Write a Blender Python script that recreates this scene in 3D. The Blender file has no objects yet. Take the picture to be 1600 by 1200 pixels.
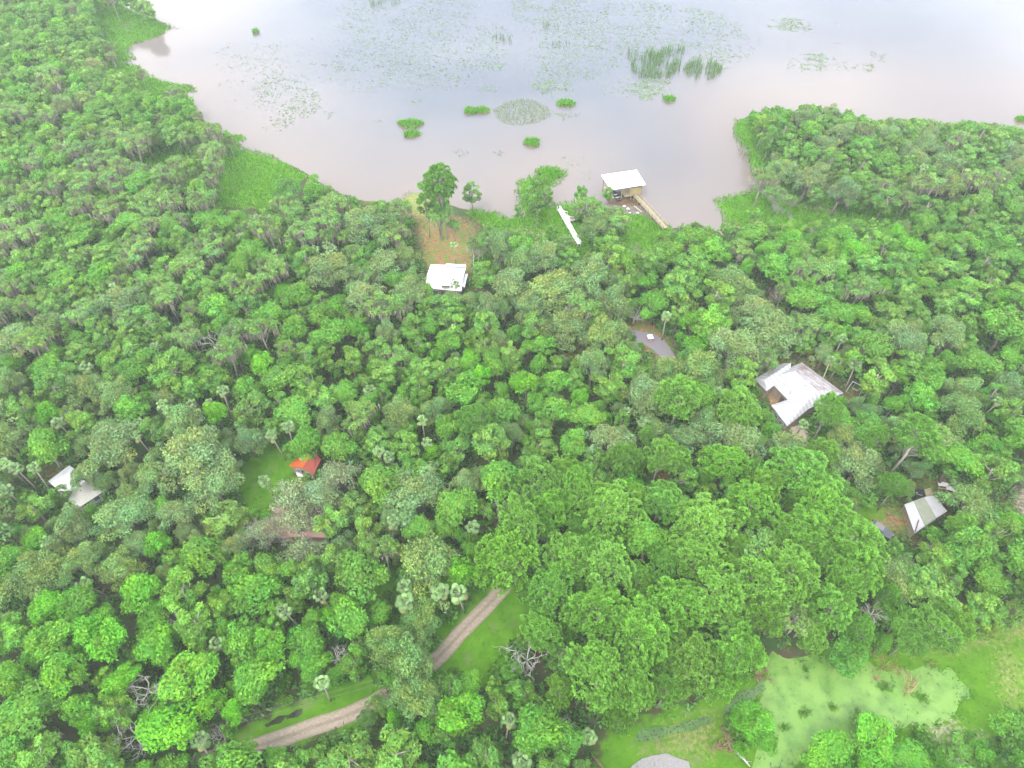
import bpy, math, random
import numpy as np
from mathutils import Vector, Matrix
R = math.radians
S = bpy.context.scene
COL = S.collection
# ------------------------------------------------------------------ camera
H, PITCH, F = 120.0, R(49.8), 1100.0          # metres, below the horizon, focal length in photo pixels
cam = bpy.data.objects.new('camera', bpy.data.cameras.new('camera'))
COL.objects.link(cam)
cam.location = (0, 0, H)
cam.rotation_euler = (math.pi/2 - PITCH, 0, 0)
cam.data.sensor_width = 36.0
cam.data.lens = 36.0*F/1600.0
cam.data.clip_start = 0.5
cam.data.clip_end = 12000
S.camera = cam
# ------------------------------------------------------------------ light
SUN_EL, SUN_AZ = R(58), R(215)
w = bpy.data.worlds.new('World'); S.world = w; w.use_nodes = True
nt = w.node_tree; N = nt.nodes; L = nt.links
for n in list(N): N.remove(n)
out = N.new('ShaderNodeOutputWorld'); bg = N.new('ShaderNodeBackground')
sky = N.new('ShaderNodeTexSky'); sky.sky_type = 'NISHITA'; sky.sun_disc = False
sky.sun_elevation = SUN_EL; sky.sun_rotation = SUN_AZ; sky.air_density = 1.0; sky.dust_density = 2.0
tc = N.new('ShaderNodeTexCoord'); mp = N.new('ShaderNodeMapping'); mp.inputs['Scale'].default_value = (1, 1, 2.4)
mp.inputs['Location'].default_value = (0.35, 0.2, 0.1)
nz = N.new('ShaderNodeTexNoise'); nz.inputs['Scale'].default_value = 3.1; nz.inputs['Detail'].default_value = 5; nz.inputs['Roughness'].default_value = 0.5
rp = N.new('ShaderNodeValToRGB')
rp.color_ramp.elements[0].position = 0.42; rp.color_ramp.elements[0].color = (5.2, 5.8, 6.9, 1)
rp.color_ramp.elements[1].position = 0.57; rp.color_ramp.elements[1].color = (10.8, 10.8, 10.9, 1)
mx = N.new('ShaderNodeMixRGB'); mx.inputs['Fac'].default_value = 0.88
L.new(tc.outputs['Generated'], mp.inputs['Vector']); L.new(mp.outputs['Vector'], nz.inputs['Vector'])
L.new(nz.outputs['Fac'], rp.inputs['Fac']); L.new(sky.outputs['Color'], mx.inputs['Color1']); L.new(rp.outputs['Color'], mx.inputs['Color2'])
L.new(mx.outputs['Color'], bg.inputs['Color']); bg.inputs['Strength'].default_value = 0.13
L.new(bg.outputs['Background'], out.inputs['Surface'])
sl = bpy.data.lights.new('sun', 'SUN'); sl.energy = 1.1; sl.angle = R(24); sl.color = (1.0, 0.97, 0.92)
so = bpy.data.objects.new('sun', sl); COL.objects.link(so); so.location = (0, 0, 300)
so.rotation_euler = (math.pi/2 - SUN_EL, 0, math.pi - SUN_AZ)
vs = S.view_settings; vs.view_transform = 'Standard'; vs.look = 'None'; vs.exposure = 1.84; vs.gamma = 1.0; vs.use_curve_mapping = False
cy = S.cycles
cy.max_bounces = 6; cy.diffuse_bounces = 4; cy.glossy_bounces = 2; cy.transmission_bounces = 3; cy.transparent_max_bounces = 4; cy.volume_bounces = 1
cy.use_denoising = True
cy.caustics_reflective = False; cy.caustics_refractive = False

# ------------------------------------------------------------------ helpers
rng = np.random.default_rng(7); rnd = random.Random(7)
fw = np.array([0, math.cos(PITCH), -math.sin(PITCH)]); up = np.array([0, math.sin(PITCH), math.cos(PITCH)])
def G(px, py, z=0.0):
    """point at height z that the photo shows at (px, py)"""
    d = fw + (px-800)/F*np.array([1., 0, 0]) + (600-py)/F*up
    t = (z-H)/d[2]
    return np.array([t*d[0], t*d[1], z])
def P(p):
    """photo pixel of world point(s)"""
    p = np.asarray(p, float); q = p - np.array([0, 0, H])
    dz = q@fw
    return np.stack([800+F*q[..., 0]/dz, 600-F*(q@up)/dz], -1)
def inpoly(x, y, poly):
    x = np.asarray(x, float); y = np.asarray(y, float); c = np.zeros(x.shape, bool); n = len(poly)
    for i in range(n):
        x1, y1 = poly[i][:2]; x2, y2 = poly[(i+1) % n][:2]
        if y1 == y2: continue
        k = (y1 > y) != (y2 > y)
        c ^= k & (x < (x2-x1)*(y-y1)/(y2-y1)+x1)
    return c
def segdist(x, y, poly, closed=True):
    d = np.full(np.shape(x), 1e9); n = len(poly)
    for i in range(n if closed else n-1):
        x1, y1 = poly[i][:2]; x2, y2 = poly[(i+1) % n][:2]
        dx, dy = x2-x1, y2-y1; q = dx*dx+dy*dy+1e-9
        t = np.clip(((x-x1)*dx+(y-y1)*dy)/q, 0, 1)
        d = np.minimum(d, np.hypot(x-x1-t*dx, y-y1-t*dy))
    return d
def W(pts, z=0.0): return [tuple(G(a, b, z)[:2]) for a, b in pts]
def tag(o, label=None, cat=None, group=None, kind=None):
    if label: o['label'] = label
    if cat: o['category'] = cat
    if group: o['group'] = group
    if kind: o['kind'] = kind
    return o
def empty(name, loc, rz=0):
    o = bpy.data.objects.new(name, None); COL.objects.link(o); o.location = loc; o.rotation_euler = (0, 0, rz); o.empty_display_size = 0.5
    return o
def mesh_np(name, V, faces_flat, nper, mats, midx=None, col=None, smooth=False):
    """mesh from arrays; nper = corners of every face (int) or array"""
    me = bpy.data.meshes.new(name); V = np.asarray(V, np.float32)
    nf = len(faces_flat)//nper if np.isscalar(nper) else len(nper)
    tot = np.full(nf, nper, np.int32) if np.isscalar(nper) else np.asarray(nper, np.int32)
    st = np.zeros(nf, np.int32); st[1:] = np.cumsum(tot)[:-1]
    me.vertices.add(len(V)); me.vertices.foreach_set('co', V.ravel())
    me.loops.add(len(faces_flat)); me.loops.foreach_set('vertex_index', np.asarray(faces_flat, np.int32))
    me.polygons.add(nf); me.polygons.foreach_set('loop_start', st); me.polygons.foreach_set('loop_total', tot)
    if midx is not None: me.polygons.foreach_set('material_index', np.asarray(midx, np.int32))
    if smooth: me.polygons.foreach_set('use_smooth', np.ones(nf, bool))
    for m in (mats if isinstance(mats, (list, tuple)) else [mats]): me.materials.append(m)
    if col is not None:
        a = me.attributes.new('col', 'FLOAT_COLOR', 'POINT')
        c = np.ones((len(V), 4), np.float32); c[:, :3] = col; a.data.foreach_set('color', c.ravel())
    me.update(calc_edges=True); return me
def link(name, me, parent=None, loc=None):
    o = bpy.data.objects.new(name, me); COL.objects.link(o)
    if parent is not None: o.parent = parent
    if loc is not None: o.location = loc
    return o
class MB:
    """collects boxes, prisms and tubes"""
    def __init__(s): s.v = []; s.f = []
    def add(s, vs, fs):
        b = len(s.v); s.v += [tuple(map(float, q)) for q in vs]; s.f += [tuple(b+i for i in q) for q in fs]
    def box(s, c, size, rz=0.0, rx=0.0, ry=0.0):
        m = Matrix.Translation(Vector([float(q) for q in c])) @ Matrix.Rotation(rz, 4, 'Z') @ Matrix.Rotation(ry, 4, 'Y') @ Matrix.Rotation(rx, 4, 'X')
        a, b, d = [q/2 for q in size]
        vs = [m @ Vector((x, y, z)) for z in (-d, d) for x, y in ((-a, -b), (a, -b), (a, b), (-a, b))]
        s.add(vs, [(3, 2, 1, 0), (4, 5, 6, 7), (0, 1, 5, 4), (1, 2, 6, 5), (2, 3, 7, 6), (3, 0, 4, 7)])
    def prism(s, poly, z0, z1):
        n = len(poly); A = sum(poly[i][0]*poly[(i+1) % n][1]-poly[(i+1) % n][0]*poly[i][1] for i in range(n))
        if A < 0: poly = poly[::-1]
        f0 = (lambda p: z0(p)) if callable(z0) else (lambda p: z0)
        f1 = (lambda p: z1(p)) if callable(z1) else (lambda p: z1)
        vs = [(p[0], p[1], f0(p)) for p in poly]+[(p[0], p[1], f1(p)) for p in poly]
        s.add(vs, [tuple(range(n))[::-1], tuple(range(n, 2*n))]+[(i, (i+1) % n, n+(i+1) % n, n+i) for i in range(n)])
    def slab(s, pts, t):
        """a plate of thickness t under the polygon of 3-D points"""
        n = len(pts); lo = [(p[0], p[1], p[2]-t) for p in pts]
        s.add(list(pts)+lo, [tuple(range(n)), tuple(range(n, 2*n))[::-1]]+[((i+1) % n, i, n+i, n+(i+1) % n) for i in range(n)])
    def beam(s, a, b, wd, ht):
        a = np.array(a, float); b = np.array(b, float); d = b-a; l = np.linalg.norm(d)
        if l < 1e-6: return
        rz = math.atan2(d[1], d[0]); ry = -math.asin(d[2]/l)
        s.box((a+b)/2, (l, wd, ht), rz, 0, ry)
    def tube(s, pts, rad, n=6):
        pts = [np.array(p, float) for p in pts]; rad = rad if hasattr(rad, '__len__') else [rad]*len(pts); b = len(s.v)
        for i, p in enumerate(pts):
            d = pts[min(i+1, len(pts)-1)]-pts[max(i-1, 0)]; d = d/(np.linalg.norm(d)+1e-9)
            u = np.cross(d, [0.13, 0.9, 0.31] if abs(d[1]) < .8 else [1., .1, .2]); u /= np.linalg.norm(u); v = np.cross(d, u)
            for k in range(n):
                a = 2*math.pi*k/n; s.v.append(tuple(p+rad[i]*(math.cos(a)*u+math.sin(a)*v)))
        for i in range(len(pts)-1):
            for k in range(n):
                s.f.append((b+i*n+k, b+i*n+(k+1) % n, b+(i+1)*n+(k+1) % n, b+(i+1)*n+k))
        s.f.append(tuple(b+k for k in range(n))[::-1]); s.f.append(tuple(b+(len(pts)-1)*n+k for k in range(n)))
    def mesh(s, name, m, smooth=False):
        me = bpy.data.meshes.new(name); me.from_pydata(s.v, [], s.f)
        for q in (m if isinstance(m, (list, tuple)) else [m]): me.materials.append(q)
        if smooth:
            for p in me.polygons: p.use_smooth = True
        me.update(); return me
    def build(s, name, m, parent=None, smooth=False):
        """mesh object; vertices are given in world space unless the parent is set, then made local to it"""
        me = s.mesh(name, m, smooth)
        if parent is not None:
            me.transform(Matrix.Translation(-parent.location) if parent.type == 'EMPTY' else Matrix.Translation(-WO.get(parent.name, Vector((0, 0, 0)))))
        o = link(name, me, parent); WO[o.name] = WO.get(parent.name, Vector(parent.location)) if parent is not None else Vector((0, 0, 0))
        return o
WO = {}
def root(name, loc, label, cat, group=None):
    o = empty(name, loc); WO[o.name] = Vector(loc); return tag(o, label, cat, group)

# ------------------------------------------------------------------ materials
def newmat(name):
    m = bpy.data.materials.new(name); m.use_nodes = True; t = m.node_tree; t.nodes.clear()
    return m, t.nodes, t.links
def principled(name, col, rough=0.8, noise=0.15, scale=1.0, col2=None, bump=0.0, spec=0.3, detail=4, stretch=(1, 1, 1)):
    m, n, l = newmat(name); o = n.new('ShaderNodeOutputMaterial'); b = n.new('ShaderNodeBsdfPrincipled'); l.new(b.outputs[0], o.inputs[0])
    b.inputs['Roughness'].default_value = rough; b.inputs['Specular IOR Level'].default_value = spec
    t = n.new('ShaderNodeTexCoord'); mp = n.new('ShaderNodeMapping'); mp.inputs['Scale'].default_value = stretch
    z = n.new('ShaderNodeTexNoise'); z.inputs['Scale'].default_value = scale; z.inputs['Detail'].default_value = detail; z.inputs['Roughness'].default_value = 0.65
    r = n.new('ShaderNodeValToRGB'); l.new(t.outputs['Object'], mp.inputs[0]); l.new(mp.outputs[0], z.inputs['Vector']); l.new(z.outputs['Fac'], r.inputs['Fac'])
    c2 = col2 or tuple(c*(1-noise*2) for c in col)
    r.color_ramp.elements[0].position = 0.32; r.color_ramp.elements[0].color = (*c2, 1)
    r.color_ramp.elements[1].position = 0.66; r.color_ramp.elements[1].color = (*[min(1, c*(1+noise*.6)) for c in col], 1)
    l.new(r.outputs['Color'], b.inputs['Base Color'])
    if bump:
        u = n.new('ShaderNodeBump'); u.inputs['Strength'].default_value = bump; l.new(z.outputs['Fac'], u.inputs['Height']); l.new(u.outputs[0], b.inputs['Normal'])
    return m
def leafmat(name, transl=0.3, gloss=0.25):
    """leaf colour = object colour x the leaf's own tint"""
    m, n, l = newmat(name); o = n.new('ShaderNodeOutputMaterial'); b = n.new('ShaderNodeBsdfPrincipled'); tr = n.new('ShaderNodeBsdfTranslucent')
    mx = n.new('ShaderNodeMixShader'); mx.inputs[0].default_value = transl; b.inputs['Roughness'].default_value = 0.5; b.inputs['Specular IOR Level'].default_value = gloss
    oi = n.new('ShaderNodeObjectInfo'); at = n.new('ShaderNodeAttribute'); at.attribute_name = 'col'
    mu = n.new('ShaderNodeMixRGB'); mu.blend_type = 'MULTIPLY'; mu.inputs[0].default_value = 1
    l.new(oi.outputs['Color'], mu.inputs[1]); l.new(at.outputs['Color'], mu.inputs[2])
    l.new(mu.outputs[0], b.inputs['Base Color'])
    yl = n.new('ShaderNodeMixRGB'); yl.blend_type = 'MULTIPLY'; yl.inputs[0].default_value = 1; yl.inputs[2].default_value = (1.25, 1.2, 0.6, 1)
    l.new(mu.outputs[0], yl.inputs[1]); l.new(yl.outputs[0], tr.inputs['Color'])
    l.new(b.outputs[0], mx.inputs[1]); l.new(tr.outputs[0], mx.inputs[2]); l.new(mx.outputs[0], o.inputs[0])
    return m
M = {}
M['leaf'] = leafmat('leaf'); M['grass'] = leafmat('grass_blade', 0.35, 0.15)
M['bark'] = principled('bark_grey', (0.234, 0.198, 0.162), 0.9, 0.25, 3.0, bump=0.3, stretch=(1, 1, .3))
M['palebark'] = principled('bark_pale', (0.36, 0.323, 0.27), 0.9, 0.2, 2.5, bump=0.2, stretch=(1, 1, .3))
M['deadwood'] = principled('deadwood', (.33, .31, .28), 0.9, 0.15, 2.0)
M['brownwood'] = principled('brown_deadwood', (0.231, 0.14, 0.091), 0.9, 0.2, 2.0)
M['white_roof'] = principled('white_metal_roof', (0.82, 0.82, 0.84), 0.4, 0.03, 0.5)
M['concrete'] = principled('grey_gravel', (0.21, 0.2, 0.195), 0.95, 0.12, 3.0, detail=8)
M['wall_tan'] = principled('tan_wall', (0.27, 0.216, 0.156), 0.85, 0.1, 1.0)
M['wall_white'] = principled('white_wall', (0.432, 0.42, 0.42), 0.8, 0.06, 1.0)
M['wall_dark'] = principled('dark_timber', (0.10, 0.07, 0.06), 0.85, 0.2, 1.0)  # dark brown for doors, the loose shed beam and the barrel lid
M['deck'] = principled('weathered_deck', (0.3, 0.252, 0.162), 0.85, 0.15, 2.0)
M['deck_white'] = principled('white_planks', (0.637, 0.62, 0.595), 0.7, 0.08, 1.5)
M['sandpad'] = principled('sand', (0.341, 0.275, 0.209), 0.95, 0.1, 1.2, detail=8)
M['asphalt'] = principled('blue_grey_asphalt', (0.128, 0.124, 0.15), 0.9, 0.2, 0.9, col2=(0.17, 0.14, 0.13), detail=8)
M['black'] = principled('black_paint', (0.02, 0.022, 0.03), 0.25, 0.1, 1.0, spec=0.6)
M['glass'] = principled('dark_glass', (0.10, 0.13, 0.17), 0.08, 0.0, 1.0, spec=0.9)
M['rubber'] = principled('rubber', (0.02, 0.02, 0.02), 0.9)
M['metal'] = principled('grey_metal', (0.45, 0.46, 0.5), 0.4, 0.1, 1.0, spec=0.6)
M['orange'] = principled('orange_plastic', (0.525, 0.091, 0.021), 0.6, 0.1)
M['fence'] = principled('fence_wood', (0.385, 0.231, 0.098), 0.85, 0.25, 2.0)
M['rock'] = principled('pale_rock', (0.403, 0.39, 0.37), 0.9, 0.15, 2.0, bump=0.4)

def roofmat(name, col, col2, rib=0.45, blotch=0.35, ang=0.0, stain=0.5):
    """ribbed metal sheet with blotchy wear"""
    m, n, l = newmat(name); o = n.new('ShaderNodeOutputMaterial'); b = n.new('ShaderNodeBsdfPrincipled'); l.new(b.outputs[0], o.inputs[0])
    b.inputs['Roughness'].default_value = 0.55; b.inputs['Specular IOR Level'].default_value = 0.3
    t = n.new('ShaderNodeTexCoord'); mp = n.new('ShaderNodeMapping'); mp.inputs['Rotation'].default_value = (0, 0, ang)
    l.new(t.outputs['Object'], mp.inputs[0])
    wv = n.new('ShaderNodeTexWave'); wv.inputs['Scale'].default_value = rib; wv.inputs['Distortion'].default_value = 0.2; l.new(mp.outputs[0], wv.inputs['Vector'])
    z = n.new('ShaderNodeTexNoise'); z.inputs['Scale'].default_value = blotch; z.inputs['Detail'].default_value = 8; z.inputs['Roughness'].default_value = 0.7; l.new(mp.outputs[0], z.inputs['Vector'])
    r = n.new('ShaderNodeValToRGB'); r.color_ramp.elements[0].position = stain-.12; r.color_ramp.elements[0].color = (*col2, 1)
    r.color_ramp.elements[1].position = stain+.1; r.color_ramp.elements[1].color = (*col, 1); l.new(z.outputs['Fac'], r.inputs[0])
    mu = n.new('ShaderNodeMixRGB'); mu.blend_type = 'MULTIPLY'; mu.inputs[0].default_value = 0.25
    l.new(r.outputs[0], mu.inputs[1]); l.new(wv.outputs['Color'], mu.inputs[2]); l.new(mu.outputs[0], b.inputs['Base Color'])
    return m

# ------------------------------------------------------------------ shore, ponds and ground
SHORE = [(180, -2), (200, 16), (235, 29), (262, 40), (257, 52), (228, 62), (202, 70), (194, 79), (206, 92), (190, 98), (214, 108), (226, 118), (255, 128),
         (300, 133), (306, 140), (262, 147), (256, 155), (290, 152), (306, 168), (318, 188), (338, 205), (326, 212), (350, 213), (378, 209), (379, 217),
         (360, 224), (380, 236), (420, 245), (452, 258), (478, 270), (502, 286), (530, 301), (560, 312), (600, 318), (625, 314), (645, 300), (672, 300),
         (700, 318), (735, 330), (770, 334), (790, 345), (822, 341), (818, 322), (812, 300), (816, 284), (838, 277), (845, 266), (862, 263), (879, 271),
         (868, 285), (851, 292), (853, 311), (862, 325), (880, 321), (905, 318), (935, 330), (975, 335), (1001, 334), (1022, 349), (1040, 357), (1065, 356), (1095, 352),
         (1122, 362), (1134, 374), (1139, 352), (1132, 332), (1118, 316), (1150, 307), (1188, 301), (1181, 268), (1172, 240), (1154, 216), (1150, 190),
         (1180, 178), (1230, 186), (1290, 200), (1345, 203), (1380, 190), (1440, 187), (1480, 198), (1530, 196), (1565, 199), (1600, 206), (1750, 215), (2100, 232)]
WATER_Z = -0.5
shore_w = W(SHORE, WATER_Z)
lake = shore_w + [(1500, 420), (2600, 1300), (2600, 2600), (-2600, 2600), (-1500, 1100), (-420, 480)]
POOLS = [W([(182, 44), (192, 38), (206, 37), (206, 42), (195, 46)], WATER_Z)]
POND = [(1188, 1070), (1215, 1034), (1262, 1022), (1300, 1032), (1345, 1020), (1362, 1044), (1420, 1045), (1482, 1042), (1500, 1056), (1523, 1080), (1502, 1114), (1488, 1129),
        (1420, 1126), (1385, 1150), (1290, 1170), (1245, 1200), (1215, 1240), (1180, 1245), (1186, 1160)]
DITCH = [(985, 1150), (1010, 1136), (1060, 1130), (1120, 1112), (1150, 1085), (1175, 1075), (1185, 1062), (1190, 1080), (1165, 1100), (1110, 1130), (1060, 1142), (1000, 1160)]
CREEK = [(1177, 276), (1195, 290), (1215, 318), (1240, 338), (1237, 344), (1210, 330), (1196, 306), (1180, 296)]
DITCH2 = [(388, 1141), (408, 1131), (420, 1130), (436, 1119), (450, 1118), (462, 1110), (480, 1106), (493, 1104), (488, 1110), (474, 1114), (466, 1120), (450, 1123), (440, 1129), (424, 1133), (412, 1140), (396, 1145)]
def rag(p, k=.55, st=1.3, sd=3):
    q_ = np.random.default_rng(sd); out = []
    for i in range(len(p)):
        a, b = np.array(p[i]), np.array(p[(i+1) % len(p)]); n_ = max(1, int(np.linalg.norm(b-a)/st))
        for t in range(n_): out.append(tuple(a+(b-a)*t/n_+q_.normal(0, k, 2)))
    return out
pond_w, ditch_w, creek_w, ditch2_w = rag(W(POND, WATER_Z)), W(DITCH, WATER_Z), W(CREEK, WATER_Z), W(DITCH2, WATER_Z)
wet = [lake, pond_w, ditch_w, creek_w, ditch2_w]+POOLS
def shore_dist(x, y):
    """> 0 on land, < 0 in water"""
    s = np.full(np.shape(x), 1e9)
    for p in wet:
        d = segdist(x, y, p); d = np.where(inpoly(x, y, p), -d, d); s = np.minimum(s, d)
    return s
def hnoise(x, y, s=1.0, seed=0):
    r = np.random.default_rng(seed); v = 0
    for k in range(5):
        a, b, p, q = r.uniform(.5, 1.6), r.uniform(.5, 1.6), r.uniform(0, 6), r.uniform(0, 6); f = s*(1.7**k)
        v = v+np.sin(f*(a*x+b*y*.6)+p)*np.sin(f*(b*y-a*x*.5)+q)/(1.35**k)
    return v/2.2
def groundz(x, y):
    s = shore_dist(x, y)+hnoise(np.asarray(x, float), np.asarray(y, float), .55, 3)*.7
    return np.clip(s*.33+WATER_Z, -1.7, 0.0)
GP = {   # ground cover as laid out on the land: lawn, orange litter, sand, dry grass
 'lawn': [[(355, 770), (395, 690), (440, 676), (475, 700), (455, 740), (495, 765), (430, 812), (385, 800)],
          [(540, 940), (620, 880), (900, 880), (850, 960), (800, 1060), (690, 1090), (560, 1140), (380, 1180), (300, 1190), (380, 1135), (500, 1080), (600, 1000)],
          [(920, 1210), (950, 1140), (1090, 1095), (1180, 1040), (1340, 1010), (1400, 1005), (1500, 995), (1640, 960), (1700, 1260), (900, 1260)],
          [(1110, 300), (1150, 180), (1200, 200), (1215, 270), (1300, 300), (1480, 310), (1490, 360), (1250, 370), (1130, 350)],
          [(150, -10), (270, 40), (230, 70), (240, 120), (310, 140), (290, 170), (340, 210), (380, 210), (480, 275), (430, 330), (330, 320), (260, 260), (190, 260), (210, 200), (160, 120), (100, 30)],
          [(730, 330), (800, 250), (900, 250), (900, 320), (1045, 340), (1060, 400), (960, 420), (870, 400), (760, 360)],
          [(1335, 790), (1375, 785), (1400, 815), (1350, 820)], [(1175, 580), (1235, 555), (1225, 575), (1180, 600)],
          [(540, 935), (600, 905), (620, 925), (560, 955)], [(1060, 520), (1110, 560), (1120, 600), (1070, 560)], [(1200, 190), (1700, 180), (1700, 225), (1210, 215)]],
 'orange': [[(560, 308), (660, 296), (700, 330), (745, 345), (750, 440), (735, 470), (650, 430), (650, 345), (590, 325)],
            [(1020, 725), (1045, 715), (1062, 765), (1025, 760)], [(860, 520), (925, 520), (910, 570), (865, 570)], [(960, 480), (1030, 500), (1070, 560), (1060, 590), (975, 530)],
            [(1385, 780), (1440, 790), (1430, 840), (1350, 840)], [(55, 720), (110, 720), (80, 760)], [(85, 780), (130, 785), (120, 805), (90, 800)],
            [(1430, 730), (1490, 740), (1500, 770), (1450, 775)], [(1180, 595), (1230, 620), (1225, 640), (1190, 625)], [(1315, 622), (1350, 622), (1350, 606), (1325, 604)], [(1530, 985), (1610, 968), (1610, 985), (1540, 995)]],
 'sand': [[(805, 355), (835, 355), (862, 370), (862, 385), (840, 375)], [(1250, 305), (1262, 318), (1310, 325), (1300, 335), (1255, 325)],
          [(1230, 660), (1270, 680), (1265, 720), (1235, 690)], [(1590, 760), (1640, 740), (1640, 800), (1590, 800)], [(1400, 315), (1440, 318), (1440, 325), (1410, 322)],
          [(1440, 1135), (1495, 1130), (1490, 1150), (1450, 1150)], [(1520, 1150), (1535, 1152), (1530, 1160)], [(1195, 455), (1215, 445), (1222, 465), (1205, 470)]],
 'dry': [[(1400, 1005), (1500, 1000), (1600, 975), (1620, 990), (1500, 1018), (1430, 1022)], [(1218, 572), (1252, 548), (1303, 592), (1290, 605), (1255, 575)], [(640, 290), (700, 300), (690, 345), (610, 330)], [(1050, 1130), (1120, 1110), (1120, 1180), (1000, 1180)], [(1555, 1000), (1600, 1030), (1590, 1130), (1560, 1080)]]}
gpw = {k: [W(p) for p in v] for k, v in GP.items()}
xs = np.concatenate([[-7000, -3500, -1800, -1000, -600, -420], np.arange(-330, 330.1, 1.3), [420, 600, 1000, 1800, 3500, 7000]])
ys = np.concatenate([[-3500, -1200, -400, -120, -30], np.arange(0, 345.1, 1.3), [370, 420, 500, 650, 900, 1500, 2500, 2900, 4500, 8000]])
X, Y = np.meshgrid(xs, ys); x_, y_ = X.ravel(), Y.ravel()
sd_ = shore_dist(x_, y_)+hnoise(x_, y_, .55, 3)*.7
z_ = np.clip(sd_*.33+WATER_Z, -1.7, 0.0)
z_ = z_+np.where(z_ > -0.05, hnoise(x_, y_, .09, 5)*.12-.1, 0)
nx, ny = len(xs), len(ys)
idx = np.arange(nx*ny).reshape(ny, nx)
q = np.stack([idx[:-1, :-1], idx[:-1, 1:], idx[1:, 1:], idx[1:, :-1]], -1).reshape(-1)
def gm():
    m, n, l = newmat('ground_cover'); o = n.new('ShaderNodeOutputMaterial'); b = n.new('ShaderNodeBsdfPrincipled'); l.new(b.outputs[0], o.inputs[0])
    b.inputs['Roughness'].default_value = 1; b.inputs['Specular IOR Level'].default_value = 0.1
    t = n.new('ShaderNodeTexCoord')
    def noise(s, d=8, r=.65):
        z = n.new('ShaderNodeTexNoise'); z.inputs['Scale'].default_value = s; z.inputs['Detail'].default_value = d; z.inputs['Roughness'].default_value = r; l.new(t.outputs['Object'], z.inputs['Vector']); return z.outputs['Fac']
    def ramp(f, a, ca, c, cb):
        r = n.new('ShaderNodeValToRGB'); r.color_ramp.elements[0].position = a; r.color_ramp.elements[0].color = (*ca, 1); r.color_ramp.elements[1].position = c; r.color_ramp.elements[1].color = (*cb, 1); l.new(f, r.inputs[0]); return r.outputs[0]
    n1, n2, n3 = noise(.35), noise(1.6), noise(.2)
    base = ramp(n1, .4, (.055, .045, .025), .62, (.03, .07, .018))
    cols = {'lawn': ramp(n1, .36, (.045, .125, .005), .64, (.075, .175, .010)), 'orange': ramp(n2, .35, (.13, .06, .028), .65, (.25, .155, .075)), 'sand': ramp(n2, .35, (.25, .2, .14), .65, (.34, .29, .23)), 'dry': ramp(n2, .35, (.11, .14, .035), .65, (.19, .2, .07))}
    cur = base
    ogr = ramp(noise(.5), .45, (0, 0, 0), .56, (1, 1, 1)); om = n.new('ShaderNodeMixRGB'); l.new(ogr, om.inputs[0]); l.new(cols['orange'], om.inputs[1]); om.inputs[2].default_value = (.10, .14, .03, 1); cols['orange'] = om.outputs[0]
    for k in ('lawn', 'orange', 'dry', 'sand'):
        a = n.new('ShaderNodeAttribute'); a.attribute_name = k
        ad = n.new('ShaderNodeMath'); ad.operation = 'ADD'; l.new(a.outputs['Fac'], ad.inputs[0]); l.new(n2 if k != 'lawn' else n1, ad.inputs[1])
        s = n.new('ShaderNodeMapRange'); s.inputs['From Min'].default_value = .93; s.inputs['From Max'].default_value = 1.08 if k == 'lawn' else 1.22; l.new(ad.outputs[0], s.inputs['Value'])
        mx = n.new('ShaderNodeMixRGB'); l.new(s.outputs[0], mx.inputs[0]); l.new(cur, mx.inputs[1]); l.new(cols[k], mx.inputs[2]); cur = mx.outputs[0]
    # patches of bare soil and litter in the grass
    pr = ramp(n3, .56, (0, 0, 0), .66, (1, 1, 1)); bw = n.new('ShaderNodeMath'); bw.operation = 'MULTIPLY'; bw.inputs[1].default_value = .5; l.new(pr, bw.inputs[0])
    mx = n.new('ShaderNodeMixRGB'); l.new(bw.outputs[0], mx.inputs[0]); l.new(cur, mx.inputs[1]); mx.inputs[2].default_value = (.12, .13, .06, 1)
    l.new(mx.outputs[0], b.inputs['Base Color']); return m
gme = mesh_np('ground', np.stack([x_, y_, z_], -1), q, 4, gm(), smooth=True)
for k, polys in gpw.items():
    v = np.full(x_.shape, -1e9)
    near = (np.abs(x_) < 340) & (y_ > -5) & (y_ < 350)
    for p in polys:
        d = segdist(x_[near], y_[near], p); d = np.where(inpoly(x_[near], y_[near], p), d, -d); v[near] = np.maximum(v[near], d)
    a = gme.attributes.new(k, 'FLOAT', 'POINT'); a.data.foreach_set('value', np.clip(v/(3.0 if k == 'lawn' else 7.0)*.5+.5, 0, 1).astype(np.float32))
link('ground', gme)['kind'] = 'structure'

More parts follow.
